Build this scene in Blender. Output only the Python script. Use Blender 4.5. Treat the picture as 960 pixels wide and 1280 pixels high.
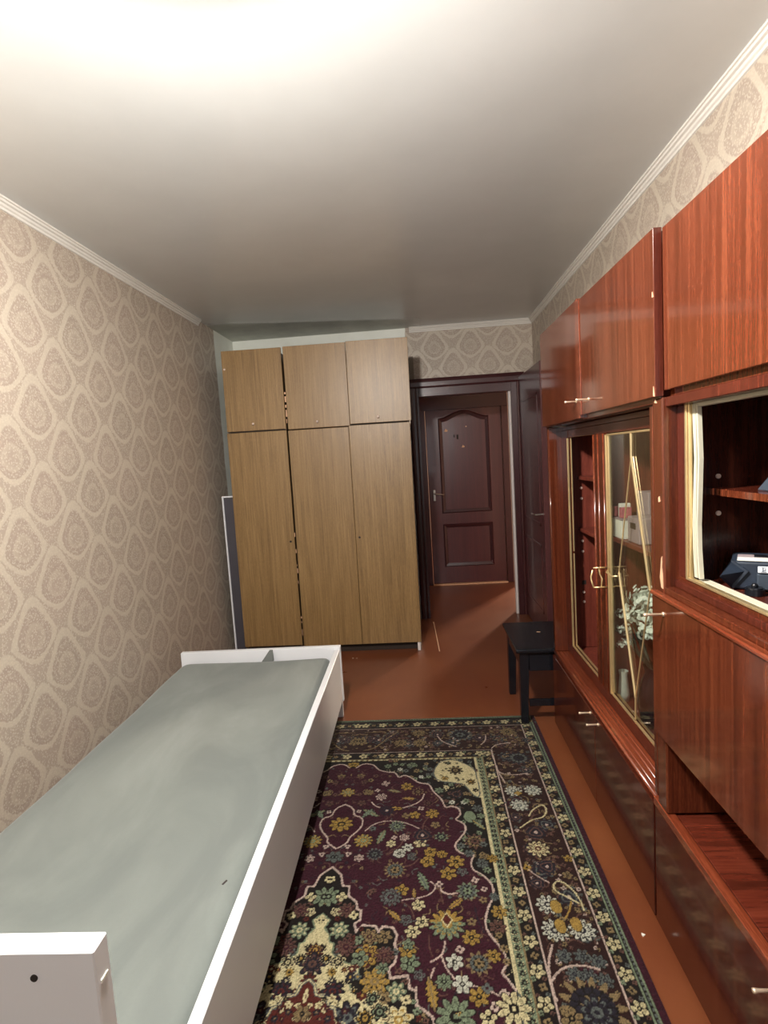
import bpy, bmesh, math, random
import numpy as np
from mathutils import Vector, Matrix
for o in list(bpy.data.objects): bpy.data.objects.remove(o)
S = bpy.context.scene; COL = S.collection
random.seed(7)
# ------------------------------------------------------------------ camera
cam = bpy.data.cameras.new('camera'); camo = bpy.data.objects.new('camera', cam); COL.objects.link(camo)
cam.sensor_fit = 'HORIZONTAL'; cam.sensor_width = 36.0; cam.lens = 36.0*685.472/960; cam.clip_start = .02
Rr = ((0.996181, 0.061157, -0.06232), (-0.055909, -0.101454, -0.993268), (-0.067068, 0.992959, -0.097648))
cm = Matrix(((Rr[0][0], -Rr[1][0], -Rr[2][0], 1.5301), (Rr[0][1], -Rr[1][1], -Rr[2][1], 0.0), (Rr[0][2], -Rr[1][2], -Rr[2][2], 1.4278), (0, 0, 0, 1)))
camo.matrix_world = cm; S.camera = camo
# ------------------------------------------------------------------ world, lamps, exposure
W_ = bpy.data.worlds.new('world'); S.world = W_; W_.use_nodes = True
W_.node_tree.nodes['Background'].inputs[0].default_value = (.9, .93, 1, 1); W_.node_tree.nodes['Background'].inputs[1].default_value = .05
def lamp(name, kind, loc, energy, col, **k):
    l = bpy.data.lights.new(name, kind); l.energy = energy; l.color = col
    for a, v in k.items(): setattr(l, a, v)
    o = bpy.data.objects.new(name, l); o.location = loc; COL.objects.link(o); return o
LAMP = (1.15, .90, 2.27)          # bulb under an added frosted dish below the ceiling, just above the upper edge of the picture
lamp('ceiling_lamp', 'POINT', LAMP, 105, (1.0, .965, .91), shadow_soft_size=.06)
wl_ = lamp('added_fill_light', 'AREA', (1.25, -2.62, 1.6), 10, (.93, .96, 1.0), shape='RECTANGLE', size=1.5, size_y=1.35)  # added fill light behind the viewer, brightens the far end of the room
wl_.rotation_euler = (math.radians(90), 0, 0)
h = lamp('hall_room_lamp', 'AREA', (4.3, 8.55, 2.1), 110, (1.0, .86, .68), size=.3)
h.rotation_euler = (Vector((2.0, 4.0, .2))-h.location).to_track_quat('-Z', 'Y').to_euler()
vs = S.view_settings; vs.view_transform = 'Standard'; vs.look = 'None'; vs.gamma = 1; vs.exposure = 1.25; vs.use_curve_mapping = False
S.cycles.use_denoising = True
S.cycles.max_bounces = 10; S.cycles.sample_clamp_indirect = 6
# ------------------------------------------------------------------ materials
def lin(c): return c/12.92 if c <= .04045 else ((c+.055)/1.055)**2.4
def hx(s, a=1): s = s.lstrip('#'); return tuple(lin(int(s[i:i+2], 16)/255) for i in (0, 2, 4))+(a,)
class NT:
    def __init__(s, name):
        s.m = bpy.data.materials.new(name); s.m.use_nodes = True; s.t = s.m.node_tree; s.n = s.t.nodes; s.b = s.n['Principled BSDF']
    def new(s, t, **k):
        x = s.n.new(t)
        for a, v in k.items(): setattr(x, a, v)
        return x
    def link(s, a, b): s.t.links.new(a, b)
    def val(s, sock, v):
        if hasattr(v, 'is_output') or hasattr(v, 'links') : s.link(v, sock)
        else: sock.default_value = v
    def math(s, op, a, b=0.0, c=0.0, clamp=False):
        x = s.new('ShaderNodeMath', operation=op, use_clamp=clamp)
        for i, v in enumerate((a, b, c)):
            if i < len(x.inputs): s.val(x.inputs[i], v)
        return x.outputs[0]
    def mix(s, f, a, b, mode='MIX'):
        x = s.new('ShaderNodeMix', data_type='RGBA', blend_type=mode)
        s.val(x.inputs[0], f); s.val(x.inputs[6], a); s.val(x.inputs[7], b); return x.outputs[2]
    def obj(s, scale=(1, 1, 1)):
        tc = s.new('ShaderNodeTexCoord'); mp = s.new('ShaderNodeMapping'); mp.inputs['Scale'].default_value = scale
        s.link(tc.outputs['Object'], mp.inputs[0]); return mp.outputs[0]
    def noise(s, vec, scale, detail=3, rough=.55, dist=0):
        x = s.new('ShaderNodeTexNoise'); s.link(vec, x.inputs['Vector']); x.inputs['Scale'].default_value = scale
        x.inputs['Detail'].default_value = detail; x.inputs['Roughness'].default_value = rough; x.inputs['Distortion'].default_value = dist; return x.outputs['Fac']
    def ramp(s, fac, *stops):
        x = s.new('ShaderNodeValToRGB'); e = x.color_ramp.elements
        while len(e) < len(stops): e.new(.5)
        for i, (p, c) in enumerate(stops): e[i].position = p; e[i].color = c if len(c) == 4 else hx(c)
        s.link(fac, x.inputs[0]); return x.outputs[0]
    def sstep(s, v, a, b):
        x = s.new('ShaderNodeMapRange', interpolation_type='SMOOTHSTEP'); s.val(x.inputs[0], v)
        x.inputs[1].default_value = a; x.inputs[2].default_value = b; return x.outputs[0]
    def bump(s, hgt, strength, dist=.002):
        x = s.new('ShaderNodeBump'); x.inputs['Strength'].default_value = strength; x.inputs['Distance'].default_value = dist
        s.link(hgt, x.inputs['Height']); s.link(x.outputs[0], s.b.inputs['Normal'])
    def set(s, **k):
        mp = dict(col='Base Color', rough='Roughness', metal='Metallic', spec='Specular IOR Level', coat='Coat Weight', coatr='Coat Roughness', sheen='Sheen Weight', ior='IOR', emis='Emission Strength', emc='Emission Color')
        for a, v in k.items(): s.val(s.b.inputs[mp[a]], hx(v) if isinstance(v, str) else v)
        return s
def plain(name, col, rough=.5, metal=0, spec=.5, var=.06, vs_=6, **k):
    n = NT(name); v = n.obj(); f = n.noise(v, vs_, 4)
    c = hx(col); lo = tuple(x*(1-var) for x in c[:3])+(1,); hi = tuple(min(1, x*(1+var)) for x in c[:3])+(1,)
    n.set(col=n.ramp(f, (.3, lo), (.7, hi)), rough=rough, metal=metal, spec=spec, **k); return n.m
def veneer(name, dark, mid, light, axis='z', rough=.12, fine=62, coat=.6, contrast=.5, wav=0.0, spec=.5, bmp=.08):
    n = NT(name); ln = {'x': 0, 'y': 1, 'z': 2}[axis]
    sc = [1, 1, 1]; sc[ln] = .022
    v = n.obj(tuple(sc))
    a = n.noise(v, fine, 3, .6, wav); b = n.noise(v, fine*.22, 2, .5, wav*.5)
    sc2 = [1, 1, 1]; sc2[ln] = .08; p = n.noise(n.obj(tuple(sc2)), fine*6, 2, .6)
    f = n.math('ADD', n.math('MULTIPLY', a, .5), n.math('ADD', n.math('MULTIPLY', b, .18), n.math('MULTIPLY', p, .32)))
    n.set(col=n.ramp(f, (.5-.22*contrast*1.2, dark), (.5, mid), (.5+.2*contrast*1.2, light)), rough=rough, spec=spec, coat=coat, coatr=.06)
    n.bump(n.noise(n.obj(), 2.2 if bmp < .1 else 7, 2), bmp, .01 if bmp < .1 else .004); return n.m
M = {}
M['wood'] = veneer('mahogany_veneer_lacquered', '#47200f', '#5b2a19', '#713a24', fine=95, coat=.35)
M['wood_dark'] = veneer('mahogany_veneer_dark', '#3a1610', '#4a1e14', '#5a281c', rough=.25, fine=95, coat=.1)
M['wood_shaded_low'] = veneer('mahogany_veneer_shaded_low', '#35140d', '#431a11', '#522516', rough=.16, fine=95, coat=.25)  # darker copy of the cabinet wood, weaker light low down put in its colour
M['wood_y'] = veneer('mahogany_edge_strip', '#56230f', '#70331f', '#87462c', axis='y', rough=.2, fine=90)
M['wood_shelf'] = veneer('mahogany_shelf_face', '#431a10', '#5a2417', '#6a2f1f', axis='x', rough=.25, fine=30)
M['wood_in'] = veneer('mahogany_inside', '#57241a', '#6f3225', '#834032', rough=.4, coat=.1)
M['wood_shaded_mid'] = veneer('mahogany_veneer_shaded_mid', '#3c1a0f', '#502314', '#63301c', fine=95, coat=.3)  # same wood darkened, dimmer light at drop-front height put in its colour
M['wood_shaded_deep'] = veneer('mahogany_veneer_shaded_deep', '#2a110b', '#371810', '#431e14', rough=.25, fine=95, coat=.1)  # same wood darkened, the compartment's shade put into its colour
M['oak'] = veneer('light_oak_laminate', '#5c4326', '#84673f', '#a28357', rough=.4, fine=105, coat=0, contrast=.8, wav=1.2, bmp=.2)
M['oak_edge'] = plain('oak_laminate_edge', '#5a4530', .5)
M['dark_gap'] = plain('dark_carcass', '#2a1d14', .7)
M['door_red'] = veneer('dark_red_painted_door', '#4a292b', '#512c2d', '#582f30', rough=.3, fine=30, coat=.15)
M['door_moulding'] = plain('dark_red_door_moulding', '#3a1b1e', .3)
M['casing'] = plain('dark_red_door_casing', '#401e20', .3, var=.1)
M['white_lam'] = plain('white_laminate', '#dcdde0', .35, var=.01)
M['white_paint'] = plain('white_paint', '#d9cfca', .5, var=.04)
M['crown'] = plain('white_crown_moulding', '#d8d3cb', .55, var=.03)
M['gold'] = plain('gold_anodised_strip', '#e8cf9c', .33, .82, var=.08, vs_=20)
M['brass'] = plain('brass_pin', '#f2dcc0', .35, .7, var=.03)
M['cream_plastic'] = plain('cream_plastic_track', '#c6c1ac', .4, var=.05)
M['steel'] = plain('worn_steel', '#b9b2aa', .3, 1.0)
M['pin_white'] = plain('white_plastic_pin', '#d8c4b8', .5)
M['chip'] = plain('bare_wood_chip', '#d0a684', .7, var=.15, vs_=60)
M['black_paint'] = plain('black_gloss_paint', '#121318', .25, var=.2)
M['navy'] = plain('navy_nylon', '#1e2836', .55, var=.2, vs_=40)
M['black_plastic'] = plain('black_plastic', '#14161b', .3)
M['gunmetal'] = plain('gunmetal_plastic', '#39414b', .35)
M['label_white'] = plain('white_label', '#dfe3ea', .4, var=.02)
M['label_ink'] = plain('grey_ink', '#5b6470', .5)
M['paper_white'] = plain('white_paper', '#e2e0d6', .6)
M['pink'] = plain('red_pink_print', '#b5646a', .5, var=.3, vs_=90)
M['lilac'] = plain('lilac_grey_card', '#9a8a8c', .6)
M['petal'] = plain('white_petals', '#dfe5da', .7, var=.1, vs_=40)
M['foliage'] = plain('dark_green_foliage', '#39443a', .6, var=.3, vs_=40)
M['vase'] = plain('dark_plum_glass_vase', '#2a1820', .15)
M['strap'] = plain('grey_cloth_strap', '#5c5f5c', .9)
M['hole'] = plain('dark_hole', '#241c18', .8)
n = NT('added_frosted_dish'); tl = n.new('ShaderNodeBsdfTranslucent'); tl.inputs[0].default_value = (.95, .94, .92, 1); df_ = n.new('ShaderNodeBsdfDiffuse'); df_.inputs[0].default_value = (.8, .79, .76, 1); mx = n.new('ShaderNodeMixShader'); mx.inputs[0].default_value = .12
n.link(tl.outputs[0], mx.inputs[1]); n.link(df_.outputs[0], mx.inputs[2]); n.link(mx.outputs[0], n.n['Material Output'].inputs[0]); M['frosted'] = n.m
M['sliver'] = plain('grey_brown_sliver', '#7d7266', .7)
M['board_grey'] = plain('dark_grey_board', '#454248', .4)
# mattress: brushed grey-green velour whose nap lies two ways
n = NT('grey_green_velour'); v = n.obj((1.0, .45, 1)); a = n.noise(v, 3.2, 4, .6, .8); b = n.noise(n.obj(), 140, 2)
n.set(col=n.mix(n.math('MULTIPLY', b, .25), n.ramp(a, (.36, '#696f6c'), (.52, '#737975'), (.68, '#7d837f')), hx('#636965')), rough=.85, sheen=.25, spec=.2)
n.bump(n.noise(n.obj(), 220, 2), .15, .001); M['velour'] = n.m
# floor paint
n = NT('red_brown_floor_paint'); a = n.noise(n.obj(), 1.7, 5, .6); b = n.noise(n.obj(), 60, 3)
n.set(col=n.mix(n.math('MULTIPLY', b, .25), n.ramp(a, (.3, '#683620'), (.55, '#734026'), (.75, '#7c482a')), hx('#5c2f1a')), rough=n.ramp(a, (.3, (.27, .27, .27, 1)), (.7, (.33, .33, .33, 1))), spec=.5)
n.bump(n.noise(n.obj(), 3, 2), .03, .004); M['floor'] = n.m
# ceiling: satin white paint; over the wardrobe the old grey coat was never painted over
n = NT('satin_ceiling_paint'); v = n.obj(); sx = n.new('ShaderNodeSeparateXYZ'); n.link(v, sx.inputs[0])
w = n.noise(v, 2.6, 4); w2 = n.noise(v, 7, 4)
edge = n.math('ADD', n.math('SUBTRACT', sx.outputs[1], n.math('MULTIPLY', sx.outputs[0], .2)), n.math('MULTIPLY', n.math('SUBTRACT', w2, .5), .1))
msk = n.math('MULTIPLY', n.sstep(edge, 4.10, 4.17), n.math('SUBTRACT', 1, n.sstep(sx.outputs[0], 1.4, 1.62)))
fresh = n.ramp(w, (.3, '#c9cbca'), (.7, '#d0d2d1')); old = n.ramp(n.noise(v, 4, 4), (.35, '#b2b3ab'), (.65, '#cccec3'))
n.set(col=n.mix(msk, fresh, old), rough=n.math('ADD', .27, n.math('MULTIPLY', msk, .3)), spec=.5)
n.bump(n.noise(n.obj((1, .12, 1)), 9, 3), .05, .01); M['ceiling'] = n.m
# damask wallpaper (one builder per wall direction); bare = node giving 1 where the old whitewash is left
def wallpaper(name, ax, u0, z0, pu, pv, bare=None, c_bg='#c6bba9', c_dk='#978a7c', c_pk='#a89488'):
    n = NT(name); v = n.obj(); sx = n.new('ShaderNodeSeparateXYZ'); n.link(v, sx.inputs[0])
    wob = n.noise(v, 55, 3); wo = n.math('MULTIPLY', n.math('SUBTRACT', wob, .5), .016)
    u = n.math('ADD', n.math('SUBTRACT', sx.outputs[ax], u0), wo); z = n.math('ADD', n.math('SUBTRACT', sx.outputs[2], z0), wo)
    k = 2*math.pi
    cu = n.math('COSINE', n.math('MULTIPLY', u, k/pu)); cz = n.math('COSINE', n.math('MULTIPLY', z, k/pv))
    # medallions on a staggered lattice (g = 1 at their hearts), ogee bands between, sprigs at the crossings (s = 1)
    g2 = n.math('SUBTRACT', n.math('MULTIPLY', n.math('ABSOLUTE', n.math('ADD', cu, cz)), .5), n.math('MULTIPLY', n.math('SINE', n.math('MULTIPLY', z, 2*k/pv)), .10)); s_ = n.math('MULTIPLY', n.math('ABSOLUTE', n.math('SUBTRACT', cu, cz)), .5)
    sp = n.noise(v, 150, 3, .7); vo = n.new('ShaderNodeTexVoronoi'); vo.inputs['Scale'].default_value = 110; n.link(v, vo.inputs['Vector'])
    sc = n.math('GREATER_THAN', n.math('ADD', n.math('MULTIPLY', sp, .7), n.math('MULTIPLY', vo.outputs['Distance'], .45)), .53)
    scf = n.sstep(n.math('ADD', n.math('MULTIPLY', sp, .8), n.math('MULTIPLY', vo.outputs['Distance'], .4)), .46, .6)
    medal = n.sstep(g2, .33, .42); heart = n.math('MULTIPLY', n.sstep(g2, .72, .80), n.math('SUBTRACT', 1, n.sstep(g2, .90, .96)))
    band = n.math('MULTIPLY', n.sstep(g2, .10, .17), n.math('SUBTRACT', 1, n.sstep(g2, .33, .42)))      # the pale ogee band round each medallion
    rays = n.sstep(n.math('SINE', n.math('MULTIPLY', g2, 30)), -.4, .9)
    inside = n.math('MULTIPLY', n.math('MULTIPLY', medal, n.math('SUBTRACT', 1, n.math('MULTIPLY', heart, .3))), n.math('ADD', .2, n.math('MULTIPLY', scf, n.math('ADD', .62, n.math('MULTIPLY', rays, .12)))))
    between = n.math('MULTIPLY', n.math('MULTIPLY', n.math('SUBTRACT', 1, medal), n.math('SUBTRACT', 1, n.math('MULTIPLY', band, n.math('ADD', .42, n.math('MULTIPLY', n.sstep(sp, .35, .6), .3))))), n.math('ADD', .18, n.math('MULTIPLY', scf, .62)))
    f = n.math('MAXIMUM', inside, between)
    tone = n.noise(v, 3, 2)
    col = n.mix(f, n.ramp(tone, (.35, c_bg), (.65, c_bg)), n.mix(tone, hx(c_dk), hx(c_pk)))
    lines = n.math('MULTIPLY', n.noise(n.obj((160, 160, 6)), 1.5, 1), .08)
    col = n.mix(lines, col, hx('#8d7f70'))
    rough = n.math('ADD', .42, n.math('MULTIPLY', f, .18)); hb = n.math('MULTIPLY', f, -1)
    if bare:
        mk = bare(n, sx, v); old = n.ramp(n.noise(v, 4, 4), (.3, '#dfe2d6'), (.7, '#eef0e8'))
        col = n.mix(mk, col, old); hb = n.math('MULTIPLY', hb, n.math('SUBTRACT', 1, mk))
    n.set(col=col, rough=rough, spec=.55); n.bump(hb, .35, .0015); return n.m
M['wp_left'] = wallpaper('damask_wallpaper_left', 1, 2.16, 1.355, .325, .35, lambda n, s, v: n.sstep(n.math('ADD', s.outputs[1], n.math('MULTIPLY', n.noise(v, 9, 2), .03)), 4.30, 4.315))
M['wp_right'] = wallpaper('damask_wallpaper_right', 1, 2.1, 1.3, .325, .35)
M['wp_back'] = wallpaper('damask_wallpaper_back', 0, 1.72, 2.335, .3, .34, lambda n, s, v: n.math('SUBTRACT', 1, n.sstep(n.math('ADD', s.outputs[0], n.math('MULTIPLY', n.noise(v, 9, 2), .03)), 1.49, 1.5)))
M['wp_back2'] = wallpaper('damask_wallpaper_near', 0, 1.7, 1.3, .3, .34)
M['wp_hall'] = plain('hall_wall_paint', '#b7a196', .6)
# carpet reads the pile colours laid on its mesh
n = NT('woven_wool_pile'); at_ = n.new('ShaderNodeAttribute', attribute_name='pile'); b = n.noise(n.obj(), 420, 2)
n.set(col=n.mix(n.math('MULTIPLY', n.math('SUBTRACT', b, .2), .55), at_.outputs['Color'], (.01, .008, .008, 1)), rough=.95, spec=.1, sheen=.08)
n.bump(b, .4, .002); M['carpet'] = n.m
# window glass of the display cabinet: clear with its mirror reflection
n = NT('clear_glass'); fr = n.new('ShaderNodeFresnel'); ge = n.new('ShaderNodeNewGeometry'); n.link(n.math('ADD', 1.7, n.math('MULTIPLY', ge.outputs['Backfacing'], 1/1.7-1.7)), fr.inputs[0])
tr = n.new('ShaderNodeBsdfTransparent'); tr.inputs[0].default_value = (.93, .95, .92, 1); gl = n.new('ShaderNodeBsdfGlossy'); gl.inputs['Roughness'].default_value = .01
mx = n.new('ShaderNodeMixShader'); n.link(fr.outputs[0], mx.inputs[0]); n.link(tr.outputs[0], mx.inputs[1]); n.link(gl.outputs[0], mx.inputs[2])
n.link(mx.outputs[0], n.n['Material Output'].inputs[0]); M['glass'] = n.m
# ------------------------------------------------------------------ mesh helpers
def box(bm, x0, x1, y0, y1, z0, z1, bev=.0, seg=1):
    x0, x1 = sorted((x0, x1)); y0, y1 = sorted((y0, y1)); z0, z1 = sorted((z0, z1))
    v = [bm.verts.new(p) for p in ((x0, y0, z0), (x1, y0, z0), (x1, y1, z0), (x0, y1, z0), (x0, y0, z1), (x1, y0, z1), (x1, y1, z1), (x0, y1, z1))]
    fs = [bm.faces.new([v[i] for i in q]) for q in ((3, 2, 1, 0), (4, 5, 6, 7), (0, 1, 5, 4), (1, 2, 6, 5), (2, 3, 7, 6), (3, 0, 4, 7))]
    if bev:
        e = list({x for f_ in fs for x in f_.edges}); bmesh.ops.bevel(bm, geom=e, offset=bev, segments=seg, affect='EDGES', profile=.5)
    return bm
def hull8(bm, b, t):   # bottom and top quads (lists of four points, same winding)
    v = [bm.verts.new(p) for p in list(b)+list(t)]
    for q in ((3, 2, 1, 0), (4, 5, 6, 7), (0, 1, 5, 4), (1, 2, 6, 5), (2, 3, 7, 6), (3, 0, 4, 7)): bm.faces.new([v[i] for i in q])
def extrude(bm, poly, axis, a0, a1):   # poly: 2d outline in the two other axes
    def P(p, a): return {'x': (a, p[0], p[1]), 'y': (p[0], a, p[1]), 'z': (p[0], p[1], a)}[axis]
    A = [bm.verts.new(P(p, a0)) for p in poly]; B = [bm.verts.new(P(p, a1)) for p in poly]; k = len(poly)
    bm.faces.new(A); bm.faces.new(B[::-1])
    for i in range(k): bm.faces.new((A[i], B[i], B[(i+1) % k], A[(i+1) % k]))
def tube(bm, pts, r, seg=8, cap=True):
    pts = [Vector(p) for p in pts]; rs = r if isinstance(r, (list, tuple)) else [r]*len(pts); rings = []
    for i, p in enumerate(pts):
        d = (pts[min(i+1, len(pts)-1)]-pts[max(i-1, 0)]).normalized()
        a = d.orthogonal().normalized() if i == 0 else (a-d*a.dot(d)).normalized()
        b = d.cross(a); rings.append([bm.verts.new(p+(a*math.cos(t)+b*math.sin(t))*rs[i]) for t in [2*math.pi*k/seg for k in range(seg)]])
    for q, w in zip(rings, rings[1:]):
        for k in range(seg): bm.faces.new((q[k], q[(k+1) % seg], w[(k+1) % seg], w[k]))
    if cap: bm.faces.new(rings[0][::-1]); bm.faces.new(rings[-1])
def ball(bm, c, r, sub=2, sc=(1, 1, 1)):
    g = bmesh.ops.create_icosphere(bm, subdivisions=sub, radius=r)
    for v in g['verts']: v.co = Vector((v.co.x*sc[0], v.co.y*sc[1], v.co.z*sc[2]))+Vector(c)
def wpos(o):
    p = Vector((0, 0, 0))
    while o: p += o.location; o = o.parent
    return p
def ob(name, bm, mat, parent=None, local=False, smooth=False):
    if parent is not None and not local:
        d = wpos(parent); bmesh.ops.translate(bm, verts=bm.verts, vec=-d)
    bmesh.ops.recalc_face_normals(bm, faces=bm.faces)
    me = bpy.data.meshes.new(name); bm.to_mesh(me); bm.free(); me.materials.append(M[mat] if isinstance(mat, str) else mat)
    if smooth: me.shade_smooth()
    o = bpy.data.objects.new(name, me); COL.objects.link(o)
    if parent is not None: o.parent = parent
    return o
def nb(): return bmesh.new()
def bx(name, mat, parent, *a, bev=.0015, local=False): return ob(name, box(nb(), *a, bev=bev), mat, parent, local)
def tag(o, label, cat, group=None, kind=None):
    o['label'] = label; o['category'] = cat
    if group: o['group'] = group
    if kind: o['kind'] = kind
    return o
def thing(name, label, cat, loc=(0, 0, 0), rz=0, group=None, kind=None):
    o = bpy.data.objects.new(name, None); o.empty_display_size = .05; o.location = loc; o.rotation_euler = (0, 0, rz); COL.objects.link(o)
    return tag(o, label, cat, group, kind)
# pin handle: a slim brass rod with a flared head standing out of a door towards -X
def pin(parent, x, y, z, l=.045, name='pin_handle'):
    b = nb(); tube(b, [(x, y, z), (x-l*.75, y, z), (x-l*.9, y, z), (x-l, y, z)], [.0036, .0038, .005, .0046], 8); tube(b, [(x+.001, y, z), (x-.003, y, z)], .006, 10)
    return ob(name, b, 'brass', parent, smooth=True)
# carpet drawing (millimetres from the long axis and from the far edge)
SC=[(16,460),(48,424),(98,439),(119,483),(165,503),(199,504),(215,551),(241,524),(275,554),(308,594),(350,596),(365,656),(401,708),(410,767),(435,753),(467,769),(470,811),(442,837),(475,855),(486,894),(457,943),(435,974),(439,1005),(461,1024),(495,1029),(500,1029),(485,1061),(487,1100),(511,1116),(523,1127),(546,1164),(546,1209),(518,1261),(504,1310),(507,1346),(531,1385),(549,1423),(549,1453),(527,1476),(542,1492),(559,1525)]
CA=[(3,988),(38,958),(40,929),(73,888),(86,849),(77,813),(45,803),(37,755),(-7,730)]
ME=[(4,1081),(36,1116),(48,1164),(71,1167),(73,1207),(101,1231),(107,1260),(121,1264),(122,1301),(105,1314),(113,1343),(131,1320),(170,1323),(182,1344),(193,1325),(224,1329),(238,1356),(231,1387),(241,1411),(234,1448),(218,1463),(225,1493),(245,1488),(272,1485),(278,1521),(293,1526),(295,1521),(297,1568),(321,1583),(337,1596)]
CR=[(3,1279),(27,1301),(14,1331),(34,1355),(37,1378),(51,1383),(51,1416),(70,1432),(99,1448),(135,1453),(134,1488),(113,1503),(121,1531),(162,1540),(169,1567),(201,1584),(216,1613)]
RE=[(2,1503),(18,1512),(27,1540),(61,1549),(66,1572),(83,1576),(90,1597),(114,1614)]
CN=[(380,476),(406,421),(470,408),(553,483),(560,542),(561,703),(532,692),(502,607),(457,595),(387,581),(368,523)]
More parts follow.
